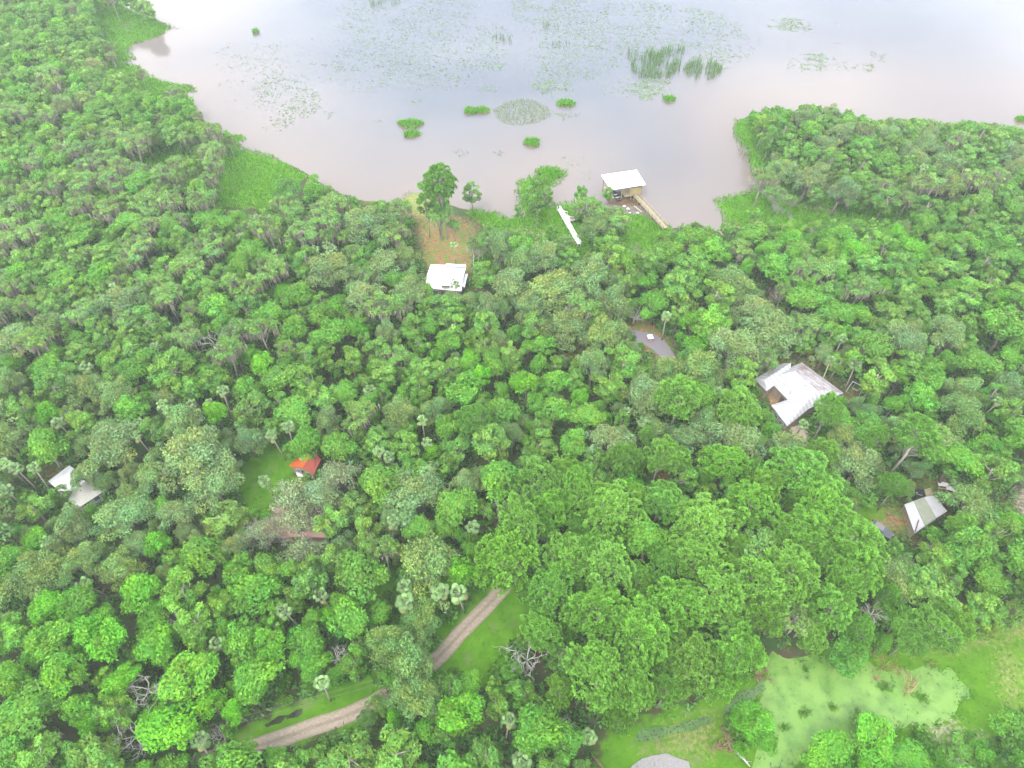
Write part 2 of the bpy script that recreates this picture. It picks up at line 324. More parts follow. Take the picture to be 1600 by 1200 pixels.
def watermat():
    m, n, l = newmat('lake_water'); o = n.new('ShaderNodeOutputMaterial'); b = n.new('ShaderNodeBsdfPrincipled'); l.new(b.outputs[0], o.inputs[0])
    t = n.new('ShaderNodeTexCoord'); mp = n.new('ShaderNodeMapping'); mp.inputs['Scale'].default_value = (1, 1.6, 1); l.new(t.outputs['Object'], mp.inputs[0])
    z = n.new('ShaderNodeTexNoise'); z.inputs['Scale'].default_value = .011; z.inputs['Detail'].default_value = 4; z.inputs['Roughness'].default_value = .5; l.new(mp.outputs[0], z.inputs['Vector'])
    # silt: tan near the shore, clearer out in the lake
    at = n.new('ShaderNodeAttribute'); at.attribute_name = 'silt'
    r = n.new('ShaderNodeValToRGB'); r.color_ramp.elements[0].position = .38; r.color_ramp.elements[0].color = (.066, .074, .090, 1); r.color_ramp.elements[1].position = .62; r.color_ramp.elements[1].color = (.092, .097, .108, 1); l.new(z.outputs['Fac'], r.inputs[0])
    mx = n.new('ShaderNodeMixRGB'); mx.inputs[2].default_value = (.132, .110, .100, 1); l.new(at.outputs['Fac'], mx.inputs[0]); l.new(r.outputs[0], mx.inputs[1]); l.new(mx.outputs[0], b.inputs['Base Color'])
    b.inputs['Roughness'].default_value = .12; b.inputs['IOR'].default_value = 1.33; b.inputs['Specular IOR Level'].default_value = 0.5
    z2 = n.new('ShaderNodeTexNoise'); z2.inputs['Scale'].default_value = 1.2; z2.inputs['Detail'].default_value = 3; l.new(t.outputs['Object'], z2.inputs['Vector'])
    u = n.new('ShaderNodeBump'); u.inputs['Strength'].default_value = .03; l.new(z2.outputs['Fac'], u.inputs['Height']); l.new(u.outputs[0], b.inputs['Normal'])
    return m
wx = np.concatenate([[-2600, -1200, -600], np.arange(-330, 331, 6), [600, 1200, 2600]]); wy = np.concatenate([np.arange(118, 420, 6), [500, 650, 900, 1500, 2500]])
WX, WY = np.meshgrid(wx, wy); a_, b_ = WX.ravel(), WY.ravel()
ii = np.arange(len(a_)).reshape(len(wy), len(wx)); wq = np.stack([ii[:-1, :-1], ii[:-1, 1:], ii[1:, 1:], ii[1:, :-1]], -1).reshape(-1)
wme = mesh_np('lake_water', np.stack([a_, b_, np.full(len(a_), WATER_Z)], -1), wq, 4, watermat())
dd = segdist(a_, b_, shore_w, closed=False)
silt = np.clip(1.05-dd/46, 0, 1)**1.1 + np.clip((P(np.stack([a_, b_, b_*0], -1))[:, 0]-1050)/350, 0, .8)*np.clip((330-b_)/110, 0, 1)*(b_ < 400)
at = wme.attributes.new('silt', 'FLOAT', 'POINT'); at.data.foreach_set('value', np.clip(silt, 0, 1).astype(np.float32))
link('lake_water', wme)['kind'] = 'structure'

def duckmat(name, thr, hs=.9, dark=(.05, .07, .03), a=(.085, .20, .016), b2=(.135, .245, .042)):
    m, n, l = newmat(name); o = n.new('ShaderNodeOutputMaterial'); b = n.new('ShaderNodeBsdfPrincipled'); l.new(b.outputs[0], o.inputs[0]); b.inputs['Roughness'].default_value = .55
    t = n.new('ShaderNodeTexCoord')
    def noise(s, d=8):
        z = n.new('ShaderNodeTexNoise'); z.inputs['Scale'].default_value = s; z.inputs['Detail'].default_value = d; z.inputs['Roughness'].default_value = .62; l.new(t.outputs['Object'], z.inputs['Vector']); return z.outputs['Fac']
    r = n.new('ShaderNodeValToRGB'); r.color_ramp.elements[0].position = .33; r.color_ramp.elements[0].color = (*a, 1); r.color_ramp.elements[1].position = .66; r.color_ramp.elements[1].color = (*b2, 1); l.new(noise(.12, 6), r.inputs[0])
    pm = n.new('ShaderNodeMixRGB'); pm.blend_type = 'MULTIPLY'; pm.inputs[0].default_value = .8; pr = n.new('ShaderNodeValToRGB'); pr.color_ramp.elements[0].position = .38; pr.color_ramp.elements[0].color = (.55, .66, .5, 1); pr.color_ramp.elements[1].position = .56; pr.color_ramp.elements[1].color = (1.05, 1.03, 1.05, 1); l.new(noise(.45, 9), pr.inputs[0]); l.new(r.outputs[0], pm.inputs[1]); l.new(pr.outputs[0], pm.inputs[2]); r = pm
    s = n.new('ShaderNodeMapRange'); s.inputs['From Min'].default_value = thr; s.inputs['From Max'].default_value = thr-.03; l.new(noise(hs), s.inputs['Value'])
    mx = n.new('ShaderNodeMixRGB'); l.new(s.outputs[0], mx.inputs[0]); l.new(r.outputs[0], mx.inputs[1]); mx.inputs[2].default_value = (*dark, 1); l.new(mx.outputs[0], b.inputs['Base Color']); return m
def sheet(name, poly, z, m, kind='structure', th=.02):
    b = MB(); b.prism(list(poly), z-th, z); o = b.build(name, m); o['kind'] = kind; return o
def grow(poly, k):
    c = np.mean(np.array(poly), 0); return [tuple(c+(np.array(p)-c)*(1+k/np.linalg.norm(np.array(p)-c))) for p in poly]
sheet('pond_water', grow(pond_w, 1.5), WATER_Z+.02, duckmat('duckweed', .355, dark=(.045, .075, .02)))
sheet('ditch_water', grow(ditch_w, .8), WATER_Z+.05, duckmat('ditch_duckweed', .46, 2.6, (.022, .026, .014), (.055, .13, .02), (.08, .16, .03)))
sheet('creek_water', grow(creek_w, .5), WATER_Z+.02, principled('creek_bed_water', (.2, .185, .18), .2, .2, .3))
sheet('culvert_water', grow(ditch2_w, .1), WATER_Z+.03, principled('black_ditch_water', (.035, .042, .022), .15, .3, .5))

sheet('shallow_water', W([(946, 308), (998, 303), (1006, 312), (1000, 321), (978, 323), (950, 318)], WATER_Z), WATER_Z+.03, principled('brown_shallows', (.12, .078, .042), .15, .25, .5))
# dirt road and drives
def ribbon(pts, wd, z, step=1.2, jit=.12, seed=1):
    p = [np.array(q, float) for q in pts]; out = []
    for i in range(len(p)-1):
        p0 = p[max(i-1, 0)]; p3 = p[min(i+2, len(p)-1)]; n = max(2, int(np.linalg.norm(p[i+1]-p[i])/step))
        for k in range(n):
            t = k/n; out.append(.5*((2*p[i])+(-p0+p[i+1])*t+(2*p0-5*p[i]+4*p[i+1]-p3)*t*t+(-p0+3*p[i]-3*p[i+1]+p3)*t**3))
    out.append(p[-1]); out = np.array(out); r = np.random.default_rng(seed)
    d = np.gradient(out, axis=0); d /= np.linalg.norm(d, axis=1)[:, None]; nn = np.stack([-d[:, 1], d[:, 0]], -1)
    wv = wd/2*(1+r.normal(0, jit, (len(out), 2)))
    A = out+nn*wv[:, :1]; B = out-nn*wv[:, 1:]; m_ = out
    V = np.concatenate([np.c_[A, np.full(len(A), z)], np.c_[m_, np.full(len(A), z)], np.c_[B, np.full(len(A), z)]]); n = len(A); f = []
    for i in range(n-1): f += [i, n+i, n+i+1, i+1, n+i, 2*n+i, 2*n+i+1, n+i+1]
    u = np.concatenate([np.full(n, -1.), np.zeros(n), np.ones(n)])
    return V, np.array(f), u
def roadmat():
    m, n, l = newmat('dirt_road'); o = n.new('ShaderNodeOutputMaterial'); b = n.new('ShaderNodeBsdfPrincipled'); l.new(b.outputs[0], o.inputs[0]); b.inputs['Roughness'].default_value = .95
    t = n.new('ShaderNodeTexCoord'); z = n.new('ShaderNodeTexNoise'); z.inputs['Scale'].default_value = 2.2; z.inputs['Detail'].default_value = 9; z.inputs['Roughness'].default_value = .7; l.new(t.outputs['Object'], z.inputs['Vector'])
    r = n.new('ShaderNodeValToRGB'); r.color_ramp.elements[0].position = .32; r.color_ramp.elements[0].color = (.17, .135, .095, 1); r.color_ramp.elements[1].position = .66; r.color_ramp.elements[1].color = (.27, .225, .175, 1); l.new(z.outputs['Fac'], r.inputs[0])
    a = n.new('ShaderNodeAttribute'); a.attribute_name = 'across'; ab = n.new('ShaderNodeMath'); ab.operation = 'PINGPONG'; ab.inputs[1].default_value = .5; l.new(a.outputs['Fac'], ab.inputs[0])
    rr = n.new('ShaderNodeValToRGB'); rr.color_ramp.elements[0].position = .12; rr.color_ramp.elements[0].color = (.62, .58, .56, 1); rr.color_ramp.elements[1].position = .3; rr.color_ramp.elements[1].color = (1.08, 1.06, 1.04, 1); l.new(ab.outputs[0], rr.inputs[0])
    mu = n.new('ShaderNodeMixRGB'); mu.blend_type = 'MULTIPLY'; mu.inputs[0].default_value = .55; l.new(r.outputs[0], mu.inputs[1]); l.new(rr.outputs[0], mu.inputs[2]); l.new(mu.outputs[0], b.inputs['Base Color']); return m
ROAD = W([(120, 1250), (230, 1215), (330, 1188), (415, 1162), (490, 1136), (556, 1112), (618, 1078), (680, 1032), (733, 975), (770, 938), (796, 905), (822, 862), (850, 800)])
V, f, u = ribbon(ROAD, 2.75, .05, jit=.05)
rme = mesh_np('dirt_road', V, f, 4, roadmat()); at = rme.attributes.new('across', 'FLOAT', 'POINT'); at.data.foreach_set('value', u.astype(np.float32)); link('dirt_road', rme)['kind'] = 'structure'
sheet('asphalt_drive', W([(984, 515), (1003, 518), (1022, 522), (1036, 530), (1046, 543), (1056, 560), (1060, 575), (1042, 580), (1036, 562), (1022, 548), (1004, 536), (985, 560), (975, 590), (955, 600), (965, 560)]), .04, M['asphalt'])
sheet('gravel_pad', W([(978, 1212), (988, 1196), (1004, 1185), (1022, 1180), (1042, 1177), (1058, 1184), (1076, 1190), (1082, 1212)]), .04, M['concrete'])
sheet('sandy_drive', W([(1235, 668), (1250, 664), (1262, 674), (1266, 692), (1258, 706), (1246, 700), (1239, 684)]), .04, M['sandpad'])

# ------------------------------------------------------------------ buildings
ROOFS = []
def hipquad(b, q, ridge, zr, ze, t=.12):
    """roof over four eave corners (world xy, in order) with a ridge given by two xy points: corner 0,1 meet ridge end 0 / 1"""
    c = [(p[0], p[1], ze) for p in q]; r0 = (ridge[0][0], ridge[0][1], zr); r1 = (ridge[1][0], ridge[1][1], zr)
    b.slab([c[0], c[1], r1, r0], t); b.slab([c[2], c[3], r0, r1], t)
    b.slab([c[1], c[2], r1], t); b.slab([c[3], c[0], r0], t)
def lerp(a, b, t): return (a[0]+(b[0]-a[0])*t, a[1]+(b[1]-a[1])*t)
def wallsof(b, poly, z1, inset=.45, z0=-.15):
    c = np.mean(np.array(poly), 0); b.prism([tuple(c+(np.array(p)-c)*(1-inset/np.linalg.norm(np.array(p)-c))) for p in poly], z0, z1)
def opening(parent, name, a, b, z0, z1, m, off=.03, frame=None):
    """window or door on the wall line a-b (world xy)"""
    a = np.array(a); b = np.array(b); d = (b-a)/np.linalg.norm(b-a); nn = np.array([d[1], -d[0]]); c = (a+b)/2+nn*off
    mb = MB(); mb.box((c[0], c[1], (z0+z1)/2), (np.linalg.norm(b-a), .08, z1-z0), math.atan2(d[1], d[0])); o = mb.build(name, m, parent)
    if frame:
        mb = MB(); l = np.linalg.norm(b-a); rz = math.atan2(d[1], d[0]); c2 = c+nn*.03
        for zz in (z0, z1): mb.box((c2[0], c2[1], zz), (l+.12, .08, .09), rz)
        for s in (-1, 1): mb.box((c2[0]+d[0]*l/2*s, c2[1]+d[1]*l/2*s, (z0+z1)/2), (.09, .075, z1-z0-.1), rz)
        mb.build('window_frame', frame, o)
    return o
def wallwin(parent, poly, edge, ts, z0, z1, m, name='window', wd=1.1, inset=.45, frame=None):
    c = np.mean(np.array(poly), 0); w_ = [tuple(c+(np.array(p)-c)*(1-inset/np.linalg.norm(np.array(p)-c))) for p in poly]
    a = np.array(w_[edge]); b = np.array(w_[(edge+1) % len(w_)]); l = np.linalg.norm(b-a)
    area = sum(w_[i][0]*w_[(i+1) % len(w_)][1]-w_[(i+1) % len(w_)][0]*w_[i][1] for i in range(len(w_)))
    if area < 0: a, b = b, a
    for t in ts: opening(parent, name, a+(b-a)*(t-wd/2/l), a+(b-a)*(t+wd/2/l), z0, z1, m, .03, frame)

# white lakeside house
E = 3.0
q = W([(664, 450), (721, 455), (729, 416), (673, 414)], E)
hw = root('lakeside_house', (*np.mean(q, 0), 0), 'small house with bright white metal roof beside the orange clearing', 'house')
b = MB(); wallsof(b, q, E-.02, .5); b.build('wall', M['wall_tan'], hw)
M['bright_roof'] = roofmat('bright_white_roof', (.6, .6, .61), (.52, .5, .52), .9, .3, R(5), .3)
b = MB(); m0 = lerp(q[0], q[3], .42); m1 = lerp(q[1], q[2], .42)
b.slab([(*q[0], E), (*q[1], E), (*m1, E+1.1), (*m0, E+1.1)], .12)
n0 = lerp(q[3], q[2], .42)
b.slab([(*m0, E+1.1), (*m1, E+1.1), (*q[2], E+.2), (*q[3], E+.2)], .12); b.build('roof', M['bright_roof'], hw)
k = W([(696, 417), (697, 411), (728, 413), (727, 418)], E+.6); b = MB(); b.slab([(*k[0], E+.9), (*k[3], E+.9), (*k[2], E+.5), (*k[1], E+.5)], .1); b.build('porch_roof', M['bright_roof'], hw)
k = W([(727, 428), (731, 427), (726, 448), (721, 447)], 3.0); b = MB(); b.slab([(*k[0], 3.1), (*k[3], 3.1), (*k[2], 2.8), (*k[1], 2.8)], .1); b.build('lean_to_roof', M['bright_roof'], hw)
k = W([(689, 440), (702, 441), (702, 446), (690, 446)], 4.6); b = MB(); b.prism(k, 3.9, 4.65); dm = b.build('dormer', M['wall_tan'], hw)
b = MB(); b.prism(grow(k, .25), 4.66, 4.76); b.build('dormer_roof', M['bright_roof'], dm)
wallwin(hw, q, 0, (.25, .7), .9, 2.2, M['glass'], wd=1.3, inset=.5, frame=M['wall_white']); wallwin(hw, q, 1, (.3, .7), .9, 2.2, M['glass'], wd=1.1, inset=.5, frame=M['wall_white'])
wallwin(hw, q, 0, (.48,), 0, 2.1, M['wall_dark'], 'door', .95, .5)

# large grey-white hip roofed house on the right
E = 3.2
g1 = W([(1198, 590), (1253, 566), (1318, 614), (1250, 645)], E); g2 = W([(1205, 633), (1262, 614), (1277, 628), (1230, 666)], E); g3 = W([(1178, 592), (1222, 568), (1234, 584), (1198, 611)], E)
bw_ = root('hip_roofed_house', (*np.mean(g1, 0), 0), 'large rambling house with pale grey hipped roof and rust stained edge', 'house')
M['grey_roof'] = roofmat('pale_grey_roof', (.36, .35, .36), (.29, .28, .29), .28, .25, R(-38), .36)
M['rust_roof'] = roofmat('rust_stained_roof', (.34, .32, .33), (.17, .11, .10), .28, .5, R(-38), .46)
b = MB()
for g in (g1, g2, g3): wallsof(b, g, E-.03, .55)
b.build('wall', M['wall_tan'], bw_)
mid1 = (lerp(lerp(g1[0], g1[3], .5), lerp(g1[1], g1[2], .5), .0), )
r1a = lerp(g1[0], g1[1], .5); r1b = lerp(g1[3], g1[2], .5); ra = lerp(r1a, r1b, .22); rb = lerp(r1a, r1b, .80)
C4 = lambda p, z: (p[0], p[1], z)
b = MB(); zr = E+1.9
b.slab([C4(g1[3], E), C4(g1[0], E), C4(ra, zr), C4(rb, zr)], .12); b.slab([C4(g1[0], E), C4(g1[1], E), C4(ra, zr)], .12); b.slab([C4(g1[2], E), C4(g1[3], E), C4(rb, zr)], .12)
b.build('roof', M['grey_roof'], bw_)
b = MB(); b.slab([C4(g1[1], E), C4(g1[2], E), C4(rb, zr), C4(ra, zr)], .12); b.build('stained_roof_slope', M['rust_roof'], bw_)
b = MB(); a2 = lerp(lerp(g2[0], g2[3], .5), lerp(g2[1], g2[2], .5), .38); b2 = lerp(lerp(g2[0], g2[3], .5), lerp(g2[1], g2[2], .5), 1.0)
b.slab([C4(g2[3], E), C4(g2[2], E), C4(b2, E+1.6), C4(a2, E+1.6)], .12); b.slab([C4(g2[1], E), C4(g2[0], E), C4(a2, E+1.6), C4(b2, E+1.6)], .12); b.slab([C4(g2[0], E), C4(g2[3], E), C4(a2, E+1.6)], .12)
b.build('wing_roof', M['grey_roof'], bw_)
b = MB(); a3 = lerp(lerp(g3[0], g3[3], .5), lerp(g3[1], g3[2], .5), .1); b3 = lerp(lerp(g3[0], g3[3], .5), lerp(g3[1], g3[2], .5), 1.15)
b.slab([C4(g3[1], E), C4(g3[0], E), C4(a3, E+1.2), C4(b3, E+1.2)], .12); b.slab([C4(g3[3], E), C4(g3[2], E), C4(b3, E+1.2), C4(a3, E+1.2)], .12); b.slab([C4(g3[0], E), C4(g3[3], E), C4(a3, E+1.2)], .12)
b.build('rear_roof', M['grey_roof'], bw_)
pv = G(1259, 601, E+1.7); b = MB(); b.box((pv[0], pv[1], E+1.7), (.7, .5, .5), R(-38)); b.build('roof_vent', M['metal'], bw_)
pv = G(1236, 611, E+1.3); b = MB(); b.tube([(pv[0], pv[1], E+.3), (pv[0], pv[1], E+1.6)], .13, 8); b.build('vent_pipe', M['metal'], bw_)
wallwin(bw_, g2, 3, (.3, .7), .9, 2.1, M['glass'], wd=1.3, inset=.55, frame=M['wall_white']); wallwin(bw_, g1, 1, (.2, .4, .6, .8), .9, 2.1, M['glass'], wd=1.3, inset=.55, frame=M['wall_white'])
wallwin(bw_, g1, 3, (.5,), 0, 2.1, M['wall_dark'], 'door', 1.0, .55)
sheet('courtyard_floor', W([(1198, 612), (1212, 606), (1228, 626), (1206, 636)]), .04, principled('courtyard', (.24, .15, .08), .9, .25, 1.0))
# yard fence
fp = W([(1218, 568), (1234, 555), (1251, 549), (1262, 559), (1278, 573), (1296, 590)])
fn = root('yard_fence', (*fp[2], 0), 'low orange brown wooden fence round the yard behind the hipped roof house', 'fence')
for i in range(len(fp)-1):
    b = MB()
    for z in (.35, .7, 1.05): b.beam((*fp[i], z), (*fp[i+1], z), .05, .14)
    b.build('rail', M['fence'], fn)
    nn_ = int(math.dist(fp[i], fp[i+1])/1.9)+1
    for k in range(nn_):
        p = lerp(fp[i], fp[i+1], k/nn_); b = MB(); b.box((p[0], p[1], .55), (.16, .16, 1.4), .3); b.build('post', M['fence'], fn)
# swing frame
c = G(1334, 612); sf = root('swing_frame', (c[0], c[1], 0), 'white metal swing frame standing between palms beside the hipped roof house', 'swing frame')
d = np.array([math.cos(R(-38)), math.sin(R(-38))]); nn_ = np.array([-d[1], d[0]])
b = MB(); b.tube([(*(c[:2]-d*1.3), 2.6), (*(c[:2]+d*1.3), 2.6)], .09); b.build('top_bar', M['wall_white'], sf)
for s in (-1, 1):
    for t in (-1, 1):
        b = MB(); b.tube([(*(c[:2]+d*1.2*s), 2.6), (*(c[:2]+d*1.35*s+nn_*t*1.0), -.1)], .08); b.build('leg', M['wall_white'], sf)
b = MB(); b.box((c[0], c[1], .75), (1.4, .5, .08), R(-38)); b.build('seat', M['deck'], sf)
for s in (-1, 1): b = MB(); b.tube([(*(c[:2]+d*.6*s), .78), (*(c[:2]+d*.6*s), 2.55)], .03, 4); b.build('chain', M['metal'], sf)

# shed on the right, three strips of sheeting
E = 2.9
sq = W([(1414, 787), (1458, 775), (1479, 800), (1430, 832)], E)
A0, A1, B1, B0 = sq                       # back-left, back-right, front-right, front-left
sh = root('workshop_shed', (*np.mean(sq, 0), 0), 'open shed roofed with white sheets and one mossy green strip', 'shed')
M['shed_white'] = roofmat('shed_sheet', (.36, .35, .36), (.30, .28, .29), 1.1, .4, R(60), .35); M['shed_green'] = roofmat('shed_clear_sheet', (.20, .21, .16), (.16, .175, .12), 1.1, .9, R(60), .5)
def strip(t0, t1, z0, z1, m, nm):
    b = MB(); b.slab([C4(lerp(B0, B1, t0), z0), C4(lerp(B0, B1, t1), z1), C4(lerp(A0, A1, t1), z1), C4(lerp(A0, A1, t0), z0)], .07); b.build(nm, m, sh)
strip(0, .285, E-.25, E+.2, M['shed_white'], 'roof_sheet'); strip(.29, .615, E+.23, E+.66, M['shed_green'], 'roof_sheet'); strip(.62, 1.0, E+.69, E+.3, M['shed_white'], 'roof_sheet')
k = W([(1460, 775), (1472, 782), (1480, 797), (1470, 800)], E); b = MB(); b.slab([C4(k[0], E+.25), C4(k[3], E+.25), C4(k[2], E-.5), C4(k[1], E-.5)], .07); b.build('awning', principled('pink_grey_sheet', (.3, .26, .26), .6), sh)
b = MB(); kk = lerp(B0, B1, .15); b.beam((*lerp(B0, A0, .02), E+.05), (*lerp(kk, lerp(A0, A1, .3), .3), E+.38), .16, .12); b.build('loose_beam', M['wall_dark'], sh)
for p in (A0, A1, B1, B0, lerp(A0, B0, .5), lerp(A1, B1, .5)):
    c = lerp(p, np.mean(sq, 0), .08); b = MB(); b.box((c[0], c[1], (E-.4)/2), (.16, .16, E-.4), .4); b.build('post', M['deck'], sh)
b = MB(); w1 = [lerp(p, np.mean(sq, 0), .14) for p in (A0, B0)]; b.beam((*w1[0], 1.2), (*w1[1], 1.2), .1, 2.3); b.build('side_wall', M['deck'], sh)
b = MB(); wallsof(b, sq, .06, .6, -.1); b.build('floor_slab', M['concrete'], sh)
k = W([(1443, 766), (1453, 763), (1457, 773), (1447, 778)], 1.6)
tp = root('tan_canopy', (*np.mean(k, 0), 0), 'small tan tarpaulin canopy at the back corner of the open shed', 'canopy')
b = MB(); cc = tuple(np.mean(k, 0))
for i in range(4): b.slab([C4(k[i], 1.9), C4(k[(i+1) % 4], 1.9), C4(cc, 2.2)], .04)
b.build('tarpaulin', principled('tan_tarp', (.25, .22, .12), .8, .15, 2.0), tp)
for p in k:
    c = lerp(p, cc, .1); b = MB(); b.tube([(*c, -.1), (*c, 1.88)], .04); b.build('pole', M['metal'], tp)

# left house under the oaks
E = 2.5
q = W([(75, 752), (108, 727), (162, 768), (122, 794)], E)
lh = root('grey_house', (*np.mean(q, 0), 0), 'pale house with weathered white and beige roof half hidden under a broad live oak', 'house')
b = MB(); wallsof(b, q, E-.02, .5); b.build('wall', M['wall_white'], lh)
M['old_white'] = roofmat('old_white_roof', (.56, .55, .56), (.36, .35, .35), .8, .5, R(45), .42); M['old_beige'] = roofmat('old_beige_roof', (.27, .27, .22), (.34, .32, .28), .8, .5, R(45), .5)
ra = lerp(q[1], q[2], .66); rb = lerp(q[0], q[3], .66)
b = MB(); b.slab([C4(q[0], E), C4(rb, E+1.3), C4(ra, E+1.3), C4(q[1], E)], .12); b.build('roof', M['old_white'], lh)
b = MB(); b.slab([C4(rb, E+1.28), C4(q[3], E), C4(q[2], E), C4(ra, E+1.28)], .12); b.build('weathered_roof_slope', M['old_beige'], lh)
wallwin(lh, q, 3, (.25, .6), .9, 2.2, M['glass'], wd=1.1, inset=.5, frame=M['deck_white']); wallwin(lh, q, 2, (.3, .7), .9, 2.2, M['glass'], wd=1.1, inset=.5, frame=M['deck_white'])
wallwin(lh, q, 3, (.43,), 0, 2.1, M['wall_dark'], 'door', .95, .5)
k = W([(163, 803), (173, 797), (178, 803), (168, 810)], 2.4); ss = root('white_shed', (*np.mean(k, 0), 0), 'tiny white roofed shed showing through leaves right of the beige roofed house', 'shed')
b = MB(); b.prism(k, -.1, 2.2); b.build('wall', M['wall_white'], ss); b = MB(); m0 = lerp(k[0], k[1], .5); m1 = lerp(k[3], k[2], .5); k2 = grow(k, .2)
b.slab([C4(k2[0], 2.2), C4(m0, 2.7), C4(m1, 2.7), C4(k2[3], 2.2)], .06); b.slab([C4(m0, 2.7), C4(k2[1], 2.2), C4(k2[2], 2.2), C4(m1, 2.7)], .06); b.build('roof', M['bright_roof'], ss)

# red cabin
E = 2.5
q = W([(451, 728), (476, 705), (502, 717), (490, 742)], E)
M['red_roof'] = roofmat('orange_red_roof', (.50, .085, .012), (.40, .09, .03), 1.0, .4, R(40), .38); M['pink_roof'] = roofmat('faded_red_roof', (.38, .17, .135), (.33, .22, .19), 1.0, .5, R(30), .45)
M['blush_roof'] = roofmat('pink_red_roof', (.38, .075, .05), (.30, .11, .085), 1.0, .5, R(40), .4)
rc = root('red_cabin', (*np.mean(q, 0), 0), 'small cabin with vivid orange red metal roof at the edge of the lawn', 'cabin')
b = MB(); wallsof(b, q, E-.02, .55); b.build('wall', M['wall_tan'], rc)
ra = lerp(q[1], q[2], .62); rb = lerp(q[0], q[3], .62)
b = MB(); b.slab([C4(q[0], E), C4(rb, E+1.3), C4(ra, E+1.3), C4(q[1], E)], .1); b.build('roof', M['red_roof'], rc)
nt0 = lerp(ra, q[2], .55)
b = MB(); b.slab([C4(rb, E+1.28), C4(q[3], E), C4(q[2], E), C4(ra, E+1.28)], .1); b.build('pink_roof_slope', M['blush_roof'], rc)
pv = G(470, 717, E+.9); b = MB(); b.box((pv[0], pv[1], E+.66), (.55, 1.3, .16), R(50), .1); b.build('skylight', M['deck'], rc)
wallwin(rc, q, 3, (.3, .72), .9, 2.0, M['glass'], wd=.9, inset=.55, frame=M['wall_white']); wallwin(rc, q, 3, (.5,), 0, 2.0, M['wall_dark'], 'door', .9, .55)
k = W([(462, 736), (474, 738), (476, 745), (464, 743)], .4); b = MB(); b.prism(k, -.1, .35); b.build('porch_floor', M['deck_white'], rc)
a = G(462, 734, .5); b_ = G(490, 748, .5)
tr = root('white_rail', (a[0], a[1], 0), 'long white handrail leading down from the red cabin porch', 'handrail')
b = MB(); b.tube([(a[0], a[1], 1.1), (b_[0], b_[1], .9)], .07); b.build('rail', M['wall_white'], tr)
for t in (0, .33, .66, 1.): p = lerp(a, b_, t); b = MB(); b.tube([(p[0], p[1], -.1), (p[0], p[1], 1.0)], .05); b.build('post', M['wall_white'], tr)

# second red house, under a mossy half bare oak
E = 2.9
q = W([(404, 838), (424, 793), (508, 792), (514, 840)], E)
rh = root('faded_red_house', (*np.mean(q, 0), 0), 'long house with faded pinkish red roof seen through bare mossy branches', 'house')
b = MB(); wallsof(b, q, E-.02, .6); b.build('wall', M['wall_tan'], rh)
b = MB(); ra = lerp(q[0], q[1], .52); rb = lerp(q[3], q[2], .52); ra2 = lerp(ra, rb, .12); rb2 = lerp(ra, rb, .9); hipquad(b, [q[0], q[3], q[2], q[1]], (ra2, rb2), E+1.7, E); b.build('roof', M['pink_roof'], rh)
k = W([(386, 812), (398, 806), (408, 826), (394, 836)], 2.8); b = MB(); b.slab([C4(k[0], 2.6), C4(k[3], 2.6), C4(k[2], 3.0), C4(k[1], 3.0)], .08); b.build('porch_roof', principled('mauve_sheet', (.28, .2, .2), .6, .12, 1.0), rh)
for p in (k[0], k[3]): b = MB(); b.box((*lerp(p, k[2], .08), 1.25), (.14, .14, 2.6)); b.build('post', M['wall_white'], rh)
wallwin(rh, q, 3, (.3, .7), .9, 2.2, M['glass'], wd=1.2, inset=.6, frame=M['wall_white']); wallwin(rh, q, 3, (.5,), 0, 2.1, M['wall_dark'], 'door', 1.0, .6)

# boathouse on the lake
RT = 4.3
q = W([(939.5, 274.5), (994.5, 266.5), (1009, 287.5), (954.5, 295.8)], RT)
bh = root('boathouse', (*np.mean(q, 0), WATER_Z), 'open boathouse on posts in the lake under a flat white roof', 'boathouse')
b = MB(); b.slab([C4(q[0], RT+.25), C4(q[3], RT-.15), C4(q[2], RT-.15), C4(q[1], RT+.25)], .16); b.build('roof', M['white_roof'], bh)
qc = tuple(np.mean(q, 0)); qi = [lerp(p, qc, .13) for p in q]
DZ = .75
b = MB(); b.slab([C4(lerp(qi[3], qi[2], .45), DZ), C4(qi[2], DZ), C4(qi[1], DZ), C4(lerp(qi[0], qi[1], .45), DZ)], .16); b.build('deck', M['deck'], bh)
b = MB(); b.slab([C4(qi[3], DZ), C4(lerp(qi[3], qi[2], .12), DZ), C4(lerp(qi[0], qi[1], .12), DZ), C4(qi[0], DZ)], .16); b.build('finger_pier', M['deck'], bh)
for t in (0, .33, .66, 1):
    for a, c in ((qi[3], qi[2]), (qi[0], qi[1])):
        p = lerp(a, c, t); b = MB(); b.tube([(*p, -1.7), (*p, RT-.2)], .14, 8); b.build('post', M['deck'], bh)
b = MB()
for a, c in ((qi[3], qi[2]), (qi[2], qi[1]), (qi[1], qi[0]), (qi[0], qi[3])): b.beam((*a, RT-.32), (*c, RT-.32), .14, .22)
b.build('roof_beam', M['deck'], bh)
b = MB(); s0, s1 = lerp(qi[3], qi[2], .6), lerp(qi[3], qi[2], .98); t0, t1 = lerp(s0, qi[1], .3), lerp(s1, qi[1], .3); b.prism([s0, s1, t1, t0], DZ+.01, DZ+2.5); b.build('storage_room', principled('yellow_tan_board', (.33, .26, .12), .8, .1), bh)
for a, c in ((qi[2], qi[1]), (lerp(qi[3], qi[2], .45), lerp(qi[0], qi[1], .45))): b = MB(); b.beam((*a, DZ+.95), (*c, DZ+.95), .07, .1); b.build('railing', M['deck'], bh)
